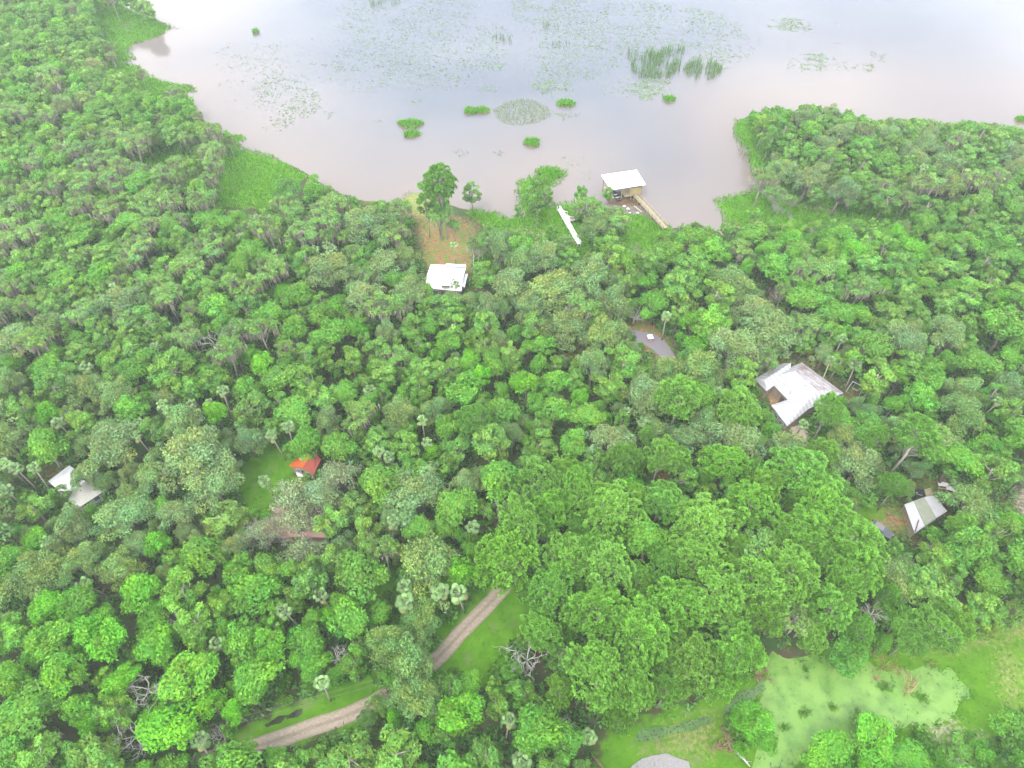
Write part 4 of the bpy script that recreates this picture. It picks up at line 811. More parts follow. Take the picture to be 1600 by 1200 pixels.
# ------------------------------------------------------------------ what must stay open to view (photo outline of clearings, roofs, road, water)
OPENPX = [ [(150, -5), (262, 42), (235, 70), (200, 80), (206, 112), (188, 112), (180, 72), (148, 30)], [(1150, 185), (1185, 200), (1203, 252), (1175, 262), (1150, 215)], [(1120, 312), (1150, 308), (1155, 340), (1138, 345)], [(180, 3), (262, 42), (240, 62), (222, 56), (175, 18)], [(206, 118), (250, 128), (262, 150), (232, 142)], [(165, 95), (200, 92), (206, 104), (170, 110)], [(378, 215), (470, 262), (440, 262), (360, 230)],

 [(180, -60), (262, 40), (210, 75), (225, 118), (275, 132), (308, 160), (322, 190), (372, 212), (470, 266), (535, 303), (600, 314), (640, 300), (700, 322), (790, 345), (812, 300), (845, 266), (880, 270), (860, 320), (880, 318),
  (905, 300), (940, 330), (1010, 345), (1040, 352), (1090, 345), (1130, 358), (1118, 316), (1178, 295), (1150, 215), (1150, 188), (1195, 160), (1225, 163), (1265, 150), (1300, 162), (1345, 172), (1360, 184), (1440, 186), (1480, 194), (1520, 188), (1600, 202), (1700, 200), (1700, -60)],
 [(215, 235), (255, 218), (300, 225), (295, 240), (210, 258)], [(345, 240), (470, 268), (478, 290), (420, 300), (395, 330), (330, 312), (350, 260)], [(640, 310), (660, 300), (750, 345), (735, 410), (665, 408), (650, 350)],
 [(790, 340), (862, 320), (905, 345), (900, 380), (870, 385), (845, 365), (770, 352)], [(985, 345), (1010, 340), (1036, 358), (1015, 378), (985, 382), (975, 360)], [(905, 365), (920, 362), (925, 385), (907, 395)],
 [(1150, 185), (1180, 195), (1192, 245), (1170, 250), (1150, 215)], [(1120, 312), (1190, 298), (1210, 330), (1290, 310), (1320, 325), (1420, 318), (1430, 335), (1380, 345), (1260, 345), (1200, 345), (1145, 340)],
 [(672, 412), (730, 412), (731, 430), (722, 447), (702, 456), (680, 455), (690, 440), (670, 430)],
 [(1190, 585), (1222, 566), (1252, 548), (1298, 592), (1318, 615), (1285, 625), (1264, 645), (1242, 662), (1230, 668), (1205, 634), (1196, 605)], [(1236, 668), (1258, 668), (1262, 690), (1245, 685)],
 [(1414, 787), (1430, 783), (1432, 765), (1460, 762), (1482, 795), (1460, 822), (1426, 828)], [(1365, 815), (1380, 812), (1392, 832), (1384, 838)], [(1340, 795), (1375, 783), (1412, 800), (1422, 822), (1400, 828), (1375, 812), (1350, 810)], [(1440, 745), (1470, 748), (1500, 765), (1490, 775), (1450, 760)],
 [(74, 752), (109, 726), (106, 744), (92, 757)], [(58, 722), (85, 735), (75, 745)], [(104, 762), (125, 760), (160, 765), (140, 785), (122, 795), (103, 780)], [(90, 786), (112, 787), (108, 802), (92, 798)],
 [(452, 726), (477, 703), (505, 715), (502, 733), (474, 736)], [(388, 690), (400, 700), (430, 690), (425, 720), (460, 715), (450, 750), (470, 758), (440, 785), (385, 790), (375, 760), (395, 730)],
 [(430, 800), (450, 790), (460, 805), (445, 835), (432, 832)], [(484, 815), (500, 812), (498, 830), (486, 830)], [(388, 812), (400, 808), (402, 828), (392, 832)],
 [(405, 1163), (400, 1150), (480, 1112), (560, 1085), (575, 1090), (556, 1115), (520, 1140), (460, 1165)], [(490, 1090), (575, 1055), (578, 1080), (500, 1110)], [(392, 1140), (440, 1118), (492, 1104), (492, 1112), (410, 1148)],
 [(674, 1040), (680, 1020), (700, 985), (740, 935), (785, 905), (800, 905), (800, 925), (830, 960), (800, 1000), (770, 1030), (740, 1060), (745, 1020), (712, 1022), (690, 1038)], [(550, 940), (575, 915), (610, 900), (590, 925), (560, 945)],
 [(1190, 1055), (1225, 1030), (1300, 1030), (1345, 1022), (1400, 1015), (1480, 1010), (1520, 995), (1640, 965), (1640, 1110), (1580, 1110), (1560, 1150), (1500, 1140), (1430, 1150), (1385, 1115), (1300, 1135), (1270, 1160), (1230, 1240), (1205, 1240), (1195, 1170), (1180, 1090)],
 [(925, 1160), (990, 1145), (1060, 1135), (1110, 1115), (1110, 1085), (1130, 1110), (1128, 1150), (1150, 1190), (1160, 1240), (970, 1240), (935, 1190)],
 [(1025, 725), (1035, 720), (1040, 735), (1056, 760), (1025, 745)], [(872, 530), (900, 525), (905, 548), (880, 558)], [(985, 515), (1010, 495), (1030, 515), (1048, 530), (1058, 560), (1042, 562), (1022, 540)], [(968, 490), (978, 500), (1010, 500), (1020, 512), (990, 515), (975, 505)],
 [(1586, 765), (1640, 750), (1640, 800), (1588, 798)], [(938, 270), (1012, 262), (1015, 300), (1042, 358), (1015, 345), (985, 305), (950, 300)], [(872, 322), (895, 335), (908, 382), (900, 380)], [(1195, 455), (1212, 450), (1215, 465), (1200, 468)],
 [(1322, 590), (1345, 588), (1346, 618), (1324, 618)], [(210, 680), (232, 690), (225, 720), (205, 712)], [(150, 905), (172, 900), (175, 925), (155, 925)],
]
GW, GH, GS = 500, 360, 4
OM = np.zeros((GH, GW), bool); gx, gy = np.meshgrid((np.arange(GW)+.5)*GS-200, (np.arange(GH)+.5)*GS-120)
for p in OPENPX: OM |= inpoly(gx, gy, p)
def is_open(px, py):
    i = ((np.asarray(py)+120)/GS).astype(int); j = ((np.asarray(px)+200)/GS).astype(int)
    ok = (i >= 0) & (i < GH) & (j >= 0) & (j < GW); return ok & OM[np.clip(i, 0, GH-1), np.clip(j, 0, GW-1)]
RC = np.array([1., 0, 0]); AN = np.linspace(0, 2*math.pi, 12, endpoint=False)
def covers(x, y, r, zc, vr=.65):
    """share of the crown's outline that would hide something open"""
    p = P(np.array([x, y, zc])); s = F/np.linalg.norm(np.array([x, y, zc])-[0, 0, H])*r
    a = is_open(p[0]+np.cos(AN)*s, p[1]+np.sin(AN)*s*vr*1.15); b_ = is_open(p[0]+np.cos(AN)*s*.5, p[1]+np.sin(AN)*s*.5*vr); return a.mean()*.5+b_.mean()*.5
# species by district of the wood: (px, py, rx, ry, {kind: weight}, tone factor, size)
Z = [(130, 110, 190, 170, dict(round=4, loose=3, mosspine=1), (1.25, 1.12, 1.5), .72), (130, 300, 200, 110, dict(mosspine=5, loose=3, round=2), (1.15, 1.08, 1.1), .85), (330, 420, 220, 130, dict(mosspine=2, round=3, loose=3, oak=1), (1, 1, 1), .95),
     (300, 725, 80, 60, dict(oak=1), (1.15, 1.08, 1.2), 1.0), (180, 740, 150, 90, dict(oak=5, round=1), (1, 1, 1), 1.0), (60, 640, 90, 60, dict(oak=2, loose=1), (1, 1, 1), .9), (90, 850, 170, 70, dict(oak=4, round=1), (1, 1, 1), .95),
     (600, 440, 90, 70, dict(oak=4, loose=1), (1, 1, 1), 1), (560, 350, 100, 50, dict(mosspine=3, oak=1, loose=1), (1, 1, 1), 1), (840, 440, 130, 60, dict(oak=1), (1, 1, 1), 1), (760, 480, 60, 50, dict(oak=1), (1, 1, 1), .9), (970, 570, 90, 50, dict(oak=4, loose=2), (1, 1.03, .9), 1),
     (1180, 520, 90, 60, dict(oak=5, loose=1), (1.1, 1.06, 1.1), 1), (1100, 410, 180, 50, dict(round=3, loose=3, mosspine=1), (1.05, 1.05, .9), 1), (640, 545, 160, 60, dict(loose=4, mosspine=2, round=2), (1.05, 1.05, 1), .8), (430, 500, 130, 80, dict(round=3, loose=3, mosspine=2), (1, 1, 1), .9),
     (700, 720, 170, 110, dict(loose=3, oak=2, round=2), (1, 1, 1), .9), (820, 620, 110, 60, dict(round=3, pine=1, loose=1), (1.05, 1.03, .9), .9), (440, 830, 90, 60, dict(oak=2, loose=1), (1.3, 1.1, 1.7), .9), (560, 780, 90, 60, dict(oak=3, loose=2), (1.15, 1.05, 1.3), .9),
     (940, 690, 110, 50, dict(oak=1), (1.1, 1.04, 1.2), 1), (1120, 660, 110, 50, dict(oak=4, round=1), (1.1, 1.03, 1.1), 1), (1150, 880, 330, 170, dict(pine=1), (1, 1, 1), 1.1), (960, 780, 160, 80, dict(pine=5, loose=1), (1.0, 1, 1), 1.05), (1480, 560, 170, 100, dict(oak=3, round=2, loose=2), (1, 1, 1), 1),
     (1340, 690, 130, 70, dict(oak=5, round=1), (1, 1, 1), 1), (1520, 700, 120, 90, dict(oak=2, loose=2, round=1), (.95, 1.05, .8), 1), (1530, 860, 120, 90, dict(round=3, loose=2, oak=1), (.9, .95, .9), 1), (1420, 900, 80, 60, dict(oak=2, loose=2), (1.05, 1.1, 1), 1),
     (1400, 240, 230, 60, dict(oak=4, mosspine=2, loose=2), (1.05, 1, 1.1), .85), (1280, 200, 100, 40, dict(round=2, loose=1), (1, 1.02, .9), .8), (1480, 400, 170, 90, dict(round=3, loose=3), (1, 1.02, .95), .95), (1250, 400, 100, 70, dict(round=2, mosspine=2, loose=1), (1.05, 1.05, .95), 1),
     (200, 1010, 240, 110, dict(round=6, loose=2), (1.08, 1.14, .62), 1.05), (380, 1040, 160, 120, dict(round=3, loose=2), (1.02, 1.08, .75), 1), (560, 960, 110, 60, dict(loose=2, round=2), (1, 1, 1), .9), (640, 1080, 80, 130, dict(oak=1), (.95, 1.05, .8), .9), (740, 1120, 90, 90, dict(round=2, loose=3), (.9, .98, .8), .9),
     (900, 1040, 90, 70, dict(pine=1), (1, 1, 1), 1.1), (930, 940, 60, 60, dict(pine=3, loose=1), (1, 1, 1), 1), (800, 880, 80, 60, dict(round=3), (1, 1.05, .8), 1), (820, 1020, 60, 90, dict(loose=2, round=1), (1, 1, 1), .9), (1340, 1180, 170, 70, dict(round=1), (.95, 1.12, .7), .7), (1170, 1120, 40, 60, dict(round=1), (1, 1.15, .7), .6)]
MIX0 = dict(round=3, loose=3, oak=1, mosspine=1)
def district(px, py):
    wts = dict(MIX0); tone = np.ones(3)*.6; tw = .6; sz = .6*.92
    for (cx, cy_, rx, ry, mx_, tn, s) in Z:
        g = math.exp(-(((px-cx)/rx)**2+((py-cy_)/ry)**2)*1.1)*4
        if g < .02: continue
        t = sum(mx_.values())
        for k, v in mx_.items(): wts[k] = wts.get(k, 0)+v/t*g*8
        tone += np.array(tn)*g; tw += g; sz += s*g
    return wts, tone/tw, sz/tw
TREES = []      # x, y, kind, crown radius, top height, tone, variant, turn
GRID = {}
def near(x, y, r, k_):
    i, j = int(x//8), int(y//8)
    for a in range(i-2, i+3):
        for c in range(j-2, j+3):
            for (X_, Y_, R_, fx) in GRID.get((a, c), ()):
                if (X_-x)**2+(Y_-y)**2 < ((r+R_)*k_)**2: return True
    return False
def put(x, y, kind, r, h, tone, fixed=False, lab=None):
    TREES.append(dict(x=float(x), y=float(y), kind=kind, r=float(r), h=float(h), tone=np.array(tone, float), v=rnd.randrange(100), rz=rnd.uniform(0, 6.28), fixed=fixed, lab=lab))
    GRID.setdefault((int(x//8), int(y//8)), []).append((x, y, r, fixed))
def putpx(px, py, kind, r, h, tone=(1, 1, 1), lab=None, foot=None):
    """crown centre at photo (px, py)"""
    zc = h*(.9 if kind == 'palm' else .8); p = G(px, py, zc); put(p[0], p[1], kind, r, h, tone, True, lab)
PALMS = [(403, 342, 9), (418, 339, 9), (487, 390, 8), (507, 384, 9), (523, 392, 9), (710, 383, 7), (713, 447, 8), (142, 572, 9), (178, 452, 9), (375, 367, 8), (397, 350, 8), (251, 636, 9), (292, 630, 9), (318, 633, 9), (345, 618, 10), (95, 661, 9), (220, 684, 9), (217, 661, 8),
         (27, 732, 9), (47, 734, 9), (10, 722, 9), (10, 760, 9), (82, 842, 8), (430, 682, 9), (446, 672, 9), (414, 748, 8), (660, 661, 9), (663, 691, 9), (595, 708, 9), (609, 711, 9), (605, 820, 9), (738, 817, 9), (1005, 660, 8), (1125, 612, 7), (1317, 530, 10), (1300, 568, 9), (1341, 572, 9),
         (1442, 264, 10), (1042, 497, 8), (1090, 487, 8), (1256, 657, 5), (1552, 628, 9), (142, 905, 8), (305, 1170, 8), (450, 950, 10), (507, 930, 10), (625, 910, 10), (693, 928, 10), (721, 922, 10), (630, 950, 10), (500, 1070, 9), (790, 1135, 8), (922, 1140, 8), (810, 1192, 8), (345, 1000, 8), (1280, 625, 4.5), (1160, 560, 7), (980, 640, 8), (575, 610, 8), (240, 540, 9), (270, 545, 9)]
for (a, c, h) in PALMS: putpx(a, c, 'palm', rnd.uniform(1.25, 1.8)*(1.12 if c > 900 else 1), h, np.array((1, 1, 1))*rnd.uniform(.7, 1.12))
for (a, c, k, r_, h, tn) in [(682, 290, 'pine', 4.2, 21, (.85, .9, .85)), (664, 300, 'loose', 3.2, 18, (.8, .9, .85)), (694, 306, 'loose', 2.8, 17, (.85, .95, .85)), (686, 330, 'mosspine', 4.2, 11, (1, 1.05, 1)), (738, 298, 'loose', 3.2, 9, (.8, .85, .9)), (737, 385, 'mosspine', 2.4, 13, (.8, .85, .8)), (710, 350, 'mosspine', 2.2, 8, (.9, 1, .9)), (915, 322, 'mosspine', 4.2, 12, (.95, 1, .9)), (960, 336, 'mosspine', 4.2, 10, (.95, 1, .9)),
        (934, 352, 'oak', 4.6, 9, (.9, .95, .9)), (950, 300, 'loose', 1.8, 6, (.9, 1.05, .8)), (908, 300, 'loose', 2.0, 9, (.9, 1.05, .8)), (452, 296, 'round', 5.5, 9, (.62, .68, .8)), (490, 277, 'round', 1.8, 4, (1.1, 1.2, .8)), (512, 300, 'oak', 3.2, 6, (1.1, 1.15, .9)), (1265, 172, 'round', 4.2, 9, (.95, 1.05, .75)), (1230, 178, 'round', 3.2, 7, (1, 1.1, .8)),
        (1325, 185, 'round', 4.3, 8, (.8, .95, .75)), (1520, 200, 'round', 4.6, 7, (.85, .95, .8)), (1490, 208, 'round', 3.2, 6, (.85, .95, .8)), (1210, 185, 'round', 3.4, 6, (.8, .9, .8)), (1300, 178, 'oak', 4.2, 8, (1, 1, 1)), (1180, 330, 'loose', 2.5, 6, (1, 1.1, .8)), (862, 362, 'loose', 2.2, 8, (.9, .95, .9)), (880, 375, 'mosspine', 2.8, 9, (.85, .9, .9)), (845, 378, 'loose', 2.6, 8, (.9, .95, .9)),
        (300, 715, 'oak', 8.2, 12, (1.15, 1.08, 1.2)), (330, 755, 'oak', 6.4, 10, (1.1, 1.05, 1.15)), (172, 690, 'oak', 6.6, 11, (1.05, 1.0, 1.1)), (128, 742, 'oak', 3.4, 8, (1, 1, 1)), (95, 765, 'loose', 2.2, 7, (1, 1, 1)), (450, 778, 'oak', 5.2, 9, (1.45, 1.2, 1.9)), (500, 775, 'oak', 5.0, 9, (1.3, 1.1, 1.6)), (405, 830, 'oak', 3.6, 9, (1.4, 1.2, 1.9)), (466, 815, 'oak', 4.6, 9, (1.45, 1.25, 1.8)), (474, 862, 'oak', 4.2, 9, (1.35, 1.15, 1.8)), (532, 742, 'oak', 4.6, 10, (1.4, 1.2, 1.8)),
        (75, 640, 'round', 3.0, 9, (.95, 1.15, .35)), (55, 840, 'round', 3.4, 8, (.95, 1.12, .4)), (78, 945, 'round', 3.8, 9, (1.0, 1.25, .35)), (220, 920, 'round', 4.4, 10, (1.1, 1.3, .5)), (150, 1000, 'round', 5.0, 11, (.95, 1.18, .4)), (245, 850, 'round', 3.2, 8, (.9, 1.1, .45)), (900, 760, 'pine', 4.4, 14, (1, 1.02, .9)), (870, 790, 'pine', 4, 13, (1, 1.05, .8)), (1060, 720, 'pine', 3.3, 10, (1.15, 1.12, 1.1)),
        (955, 885, 'pine', 5.2, 15, (1.15, 1.1, 1.3)), (1090, 870, 'pine', 4.6, 15, (1.1, 1.05, 1.1)), (1130, 930, 'pine', 5.8, 16, (1.1, 1.08, 1.1)), (1180, 905, 'pine', 5.2, 16, (1.1, 1.06, 1.1)), (1060, 940, 'pine', 5.0, 15, (1.0, 1.05, .9)), (930, 960, 'pine', 4.8, 15, (1, 1.02, .9)), (930, 1060, 'pine', 5.2, 15, (1.05, 1.05, 1)), (990, 1060, 'pine', 4.0, 15, (1.1, 1.06, 1.15)), (1290, 790, 'pine', 5.4, 15, (1, 1.05, .85)),
        (1345, 850, 'pine', 5.4, 15, (1.05, 1.05, 1)), (1340, 900, 'pine', 5, 15, (1.0, 1.03, .9)), (1240, 900, 'pine', 5.2, 15, (1.1, 1.05, 1.1)), (1250, 830, 'pine', 5, 15, (1, 1.02, .9)), (1170, 790, 'pine', 5, 15, (1, 1.05, .85)), (1140, 720, 'pine', 4.3, 13, (1, 1.08, .8)), (640, 1040, 'oak', 5.2, 10, (.95, 1.02, .85)), (650, 1090, 'oak', 4.6, 10, (.95, 1.02, .85)), (605, 1000, 'oak', 4.6, 10, (.9, 1.0, .8)), (660, 965, 'oak', 4.6, 9, (.9, 1.0, .8)),
        (1300, 1180, 'round', 5, 6, (1, 1.15, .6)), (1370, 1160, 'round', 4.6, 6, (1, 1.2, .55)), (1350, 1120, 'loose', 2.2, 5, (1.1, .95, 1.3)), (1178, 1120, 'round', 3.6, 6, (.95, 1.12, .6)), (1325, 1020, 'round', 4.2, 7, (.75, .85, .8)), (1430, 1190, 'round', 4.6, 5, (.85, 1.05, .7)), (1500, 1185, 'loose', 4.2, 4, (.85, 1, .7)), (1590, 1140, 'round', 4.4, 7, (.75, .85, .7)), (1190, 1150, 'round', 2.8, 5, (.9, 1.08, .6)), (1440, 1150, 'bush', 1.7, 2.2, (.8, .9, .8)), (700, 1075, 'loose', 3.2, 7, (.75, .9, .7)),
        (1150, 690, 'oak', 6.6, 11, (1.1, 1.04, 1.2)), (960, 690, 'oak', 5.6, 10, (1.2, 1.06, 1.3)), (1150, 540, 'oak', 7, 12, (1.15, 1.08, 1.2)), (600, 415, 'oak', 6.5, 10, (1.05, 1, 1.1)), (800, 440, 'oak', 6.5, 10, (1.05, 1, 1.1)), (1290, 225, 'oak', 5, 9, (1.05, 1, 1.15)), (1450, 225, 'oak', 5, 9, (1, 1, 1)), (1010, 610, 'oak', 6, 10, (1.15, 1.05, 1.2))]:
    putpx(a, c, k, r_, h, tn)
DEAD = [(325, 518, 13, 1.5, 'deadwood', 'bleached white bare branches spreading above the left wood'), (795, 778, 12, .9, 'deadwood', 'bare pale branched tree above the dirt road, amid green crowns'), (825, 1020, 11, .95, 'deadwood', 'bare pale forked branches right of the dirt road bend'), (200, 1140, 10, 1.0, 'deadwood', 'pale leaning dead trunk in the lower left wood'),
        (470, 800, 8, 1.3, 'deadwood', 'bleached branches spreading over the faded red roof'), (415, 825, 7, .9, 'deadwood', 'bare mossy branches over the left end of the faded red roof'), (1190, 1050, 3, .5, 'brownwood', 'brown dead snag at the upper left bank of the duckweed pond'), (992, 488, 5, .7, 'deadwood', 'pale bare forked limb behind the blue grey driveway'), (215, 1065, 11, .8, 'deadwood', 'thin pale bare branch in the bright lower left crowns'),
        (1130, 1165, 2.5, .5, 'brownwood', 'brown dead snag on the grass between pond and gravel pad'), (880, 1140, 4, .5, 'deadwood', 'small grey dead tree left of the dark ditch'), (530, 1020, 10, .6, 'deadwood', 'bare grey twiggy tree left of the hidden road'), (345, 1145, 4, .4, 'deadwood', 'small curved dead branch left of the black ditch'), (265, 960, 11, .55, 'deadwood', 'bare white fork between vivid green crowns at lower left'), (1375, 945, 11, .6, 'deadwood', 'grey bare branches just above the duckweed pond')]
for px, py, h, s_, m__, l__ in DEAD: p_ = G(px, py, h*.8); GRID.setdefault((int(p_[0]//8), int(p_[1]//8)), []).append((p_[0], p_[1], 2.6*s_, True))
wood_lo, wood_hi = np.array([-250, 2]), np.array([250, 352])
def fits(x, y, r, h, kz=.8, lim=.05):
    if shore_dist(np.array([x]), np.array([y]))[0] < .25*r+.3: return False
    return covers(x, y, r, h*kz) <= lim and not is_open(*P(np.array([x, y, h*.98])))
cand = 0
for (rmul, tries, kk) in ((1.15, 12000, .64), (.85, 20000, .61), (.62, 26000, .56), (.42, 22000, .52)):
    xy = rng.uniform(wood_lo, wood_hi, (tries, 2)); sdv = shore_dist(xy[:, 0], xy[:, 1]); pp = P(np.c_[xy, np.full(tries, 8.)])
    ok = (sdv > 1) & (pp[:, 0] > -60) & (pp[:, 0] < 1660) & (pp[:, 1] < 1270) & (pp[:, 1] > -70)
    for (x, y), (px, py) in zip(xy[ok], pp[ok]):
        wts, tn, sz = district(px, py); ks = [k for k in wts if k in ('oak', 'round', 'loose', 'pine', 'mosspine')]; kd = rnd.choices(ks, [max(wts[k], 0)**1.4 for k in ks])[0]
        r0 = {'oak': 5.6, 'round': 4.3, 'loose': 3.9, 'pine': 4.5, 'mosspine': 3.9}[kd]*sz*rnd.uniform(.82, 1.22)*rmul
        h0 = {'oak': 10.5, 'round': 11, 'loose': 11, 'pine': 14.5, 'mosspine': 12.5}[kd]*(.55+.45*sz)*rnd.uniform(.82, 1.15)*(1 if rmul > 1 else .9 if rmul > .8 else .76 if rmul > .5 else .6)
        if near(x, y, r0, kk): continue
        if not fits(x, y, r0, h0): continue
        if kd == 'round' and rnd.random() < .12: tn = tn*np.array([1, 1.12, .5])
        tn = np.minimum(tn, 1.25)
        put(x, y, kd, r0, h0, tn*np.array([rnd.uniform(.86, 1.14)]*3)*np.array([rnd.uniform(.9, 1.1), 1, rnd.uniform(.85, 1.15)]))
print('trees', len(TREES), {k: sum(t['kind'] == k for t in TREES) for k in PROT})
# shrubs at the edges of clearings, banks and shore
for _ in range(9000):
    x, y = rng.uniform(wood_lo, wood_hi); p = P(np.array([x, y, 1.]))
    if not (-20 < p[0] < 1620 and -20 < p[1] < 1230): continue
    r0 = rnd.uniform(.9, 1.9)
    if near(x, y, r0, .42) or covers(x, y, r0*1.0, 1.0) > .12: continue
    if not (is_open(*P(np.array([x+5, y, 1]))) or is_open(*P(np.array([x-5, y, 1]))) or is_open(*P(np.array([x, y-6, 1]))) or is_open(*P(np.array([x, y+5, 1])))): continue
    if shore_dist(np.array([x]), np.array([y]))[0] < .6: continue
    put(x, y, 'bush', r0, r0*1.15, np.array([1, rnd.uniform(.9, 1.15), rnd.uniform(.6, 1.1)])*rnd.uniform(.75, 1.1))
    if sum(t['kind'] == 'bush' for t in TREES) > 240: break

# ------------------------------------------------------------------ words for the labels
LM = [('the boathouse', 975, 290), ('the lakeside house', 700, 435), ('the hipped roof house', 1252, 612), ('the open shed', 1448, 800), ('the red cabin', 478, 722), ('the faded red roof', 460, 818), ('the beige roofed house', 118, 765), ('the blue grey driveway', 1028, 540),
      ('the dirt road bend', 740, 970), ('the lower dirt road', 480, 1140), ('the duckweed pond', 1340, 1090), ('the gravel pad', 1035, 1190), ('the white dead tree', 330, 515), ('the far right track', 1580, 980), ('the orange clearing', 700, 370), ('the marsh meadow', 400, 280),
      ('the grassy shore spit', 360, 214), ('the upper left marsh point', 235, 40), ('the narrow white walkway', 890, 350), ('the right shore inlet', 1150, 330), ('the peninsula tip', 1170, 190), ('the far right shore', 1570, 205), ('the bare branched tree', 795, 775), ('the orange earth patch', 1040, 745), ('the reddish gap', 885, 545),
      ('the swing frame', 1334, 605), ('the cabin lawn', 415, 750), ('the black ditch', 450, 1125), ('the right sandy patch', 1275, 320), ('the left edge middle', 0, 480), ('the left edge oaks', 0, 640), ('the lower left corner', 0, 1200), ('the upper left corner', 0, 0), ('the leaning dead trunk', 195, 1140),
      ('the picture centre', 800, 600), ('the upper right edge', 1600, 420), ('the right edge middle', 1600, 620), ('the peninsula palm', 1442, 262), ('the pale fallen limb', 992, 485), ('the roadside palms', 707, 925)]
def direction(dx, dy):
    a = math.degrees(math.atan2(-dy, dx)) % 360
    return ['right of', 'above right of', 'above', 'above left of', 'left of', 'below left of', 'below', 'below right of'][int((a+22.5)//45) % 8]
ORD = ['closest', 'second', 'third', 'fourth', 'fifth', 'sixth', 'seventh', 'eighth', 'ninth', 'tenth', 'eleventh', 'twelfth']
def look(t):
    k = t['kind']; tn = t['tone']; v = tn.mean(); s = t['r']/{'oak': 5.3, 'round': 4, 'loose': 3.6, 'pine': 4.4, 'mosspine': 3.6, 'palm': 1.95, 'bush': 1.4}[k]
    size = 'large' if s > 1.12 else 'small' if s < .72 else 'mid sized'; y = tn[1]/max(tn[2], .1)
    tone = 'vivid green' if y > 1.6 else 'pale' if v > 1.12 else 'dark' if v < .84 else 'bright' if y > 1.2 else 'plain green'
    nm = {'oak': 'mossy live oak', 'round': 'broadleaf tree', 'loose': 'loose leaved ash', 'pine': 'tufted pine', 'mosspine': 'flat topped mossy tree', 'palm': 'fan palm', 'bush': 'shrub'}[k]
    return f'{size} {tone} {nm}'
def ordinal(n):
    if n <= 12: return ORD[n-1]
    return f'{n}{"th" if 10 <= n % 100 <= 20 else {1: "st", 2: "nd", 3: "rd"}.get(n % 10, "th")}'
def label_all(ts):
    buckets = {}
    for t in ts:
        p = P(np.array([t['x'], t['y'], t['h']*.8])); best = min(LM, key=lambda m_: (m_[1]-p[0])**2+((m_[2]-p[1])*1.15)**2); t['px'] = p
        key = (look(t), direction(p[0]-best[1], p[1]-best[2]), best[0]); buckets.setdefault(key, []).append((math.hypot(p[0]-best[1], p[1]-best[2]), id(t), t))
    for (lk, dr_, lm), v in buckets.items():
        if lk.endswith('mossy tree'): lk = lk.replace('flat topped mossy tree', 'flat mossy cypress')
        v.sort(key=lambda q_: q_[:2])
        for i, (_, _, t) in enumerate(v):
            t['label'] = f'{lk} {dr_} {lm}' if len(v) == 1 else f'{ordinal(i+1)} {lk} {dr_} {lm}'

# ------------------------------------------------------------------ plant them
GROUPN = {'oak': 'live oaks in the wood', 'round': 'broadleaf trees in the wood', 'loose': 'ash trees in the wood', 'pine': 'pines in the wood', 'mosspine': 'mossy flat topped trees', 'palm': 'fan palms among the trees', 'bush': 'shrubs along clearings and shore'}
MAXN = {'oak': 290, 'round': 290, 'loose': 290, 'pine': 290, 'mosspine': 290, 'palm': 290, 'bush': 250}
solo, mass = [], []
for k in PROT:
    ts = [t for t in TREES if t['kind'] == k]
    for t in ts:
        d = np.array([t['x'], t['y'], t['h']])-[0, 0, H]; p = P(np.array([t['x'], t['y'], t['h']*.8])); t['big'] = t['r']/np.linalg.norm(d)*(1 if -10 < p[0] < 1610 and -10 < p[1] < 1210 else .0)+(.001 if t['fixed'] else 0)
    ts.sort(key=lambda t: -t['big']); n = min(MAXN[k], sum(t['big'] > 0 for t in ts)); solo += ts[:n]; mass += ts[n:]
label_all(solo)
def vid(t): return (6+t['v'] % 2 if t['fixed'] and t['tone'].mean() > 1.36 else t['v'] % 6) if t['kind'] == 'oak' else t['v'] % len(PROT[t['kind']])
def scales(t):
    u = UNIT[t['kind']]; return t['r']/u[0], t['h']/u[1]
FAR = {}
def joined(kd, i):
    """whole tree as one mesh, for those too small in view to show parts"""
    if (kd, i) in FAR: return FAR[(kd, i)]
    pr = PROT[kd][i]; Vs, fs, ns, mi, cs = [], [], [], [], []; off = 0; mats = [M['leaf'], M['palebark'] if kd in ('loose', 'pine', 'mosspine', 'palm') else M['bark']]
    for nm, me in pr.items():
        n = len(me.vertices); v = np.empty(n*3, np.float32); me.vertices.foreach_get('co', v); Vs.append(v.reshape(-1, 3)); l = np.empty(len(me.loops), np.int32); me.loops.foreach_get('vertex_index', l); fs.append(l+off)
        tt = np.empty(len(me.polygons), np.int32); me.polygons.foreach_get('loop_total', tt); ns.append(tt); tr_ = nm in ('trunk', 'stem'); mi.append(np.full(len(tt), 1 if tr_ else 0, np.int32)); off += n
        if 'col' in me.attributes: c = np.empty(n*4, np.float32); me.attributes['col'].data.foreach_get('color', c); c = c.reshape(-1, 4)[:, :3]
        else: c = np.ones((n, 3), np.float32)
        if nm == 'moss_clumps': c = c*np.array([2.1, 1.0, 3.8], np.float32)
        cs.append(c)
    FAR[(kd, i)] = mesh_np(kd+'_far', np.concatenate(Vs), np.concatenate(fs), np.concatenate(ns), mats, np.concatenate(mi), np.concatenate(cs)); return FAR[(kd, i)]
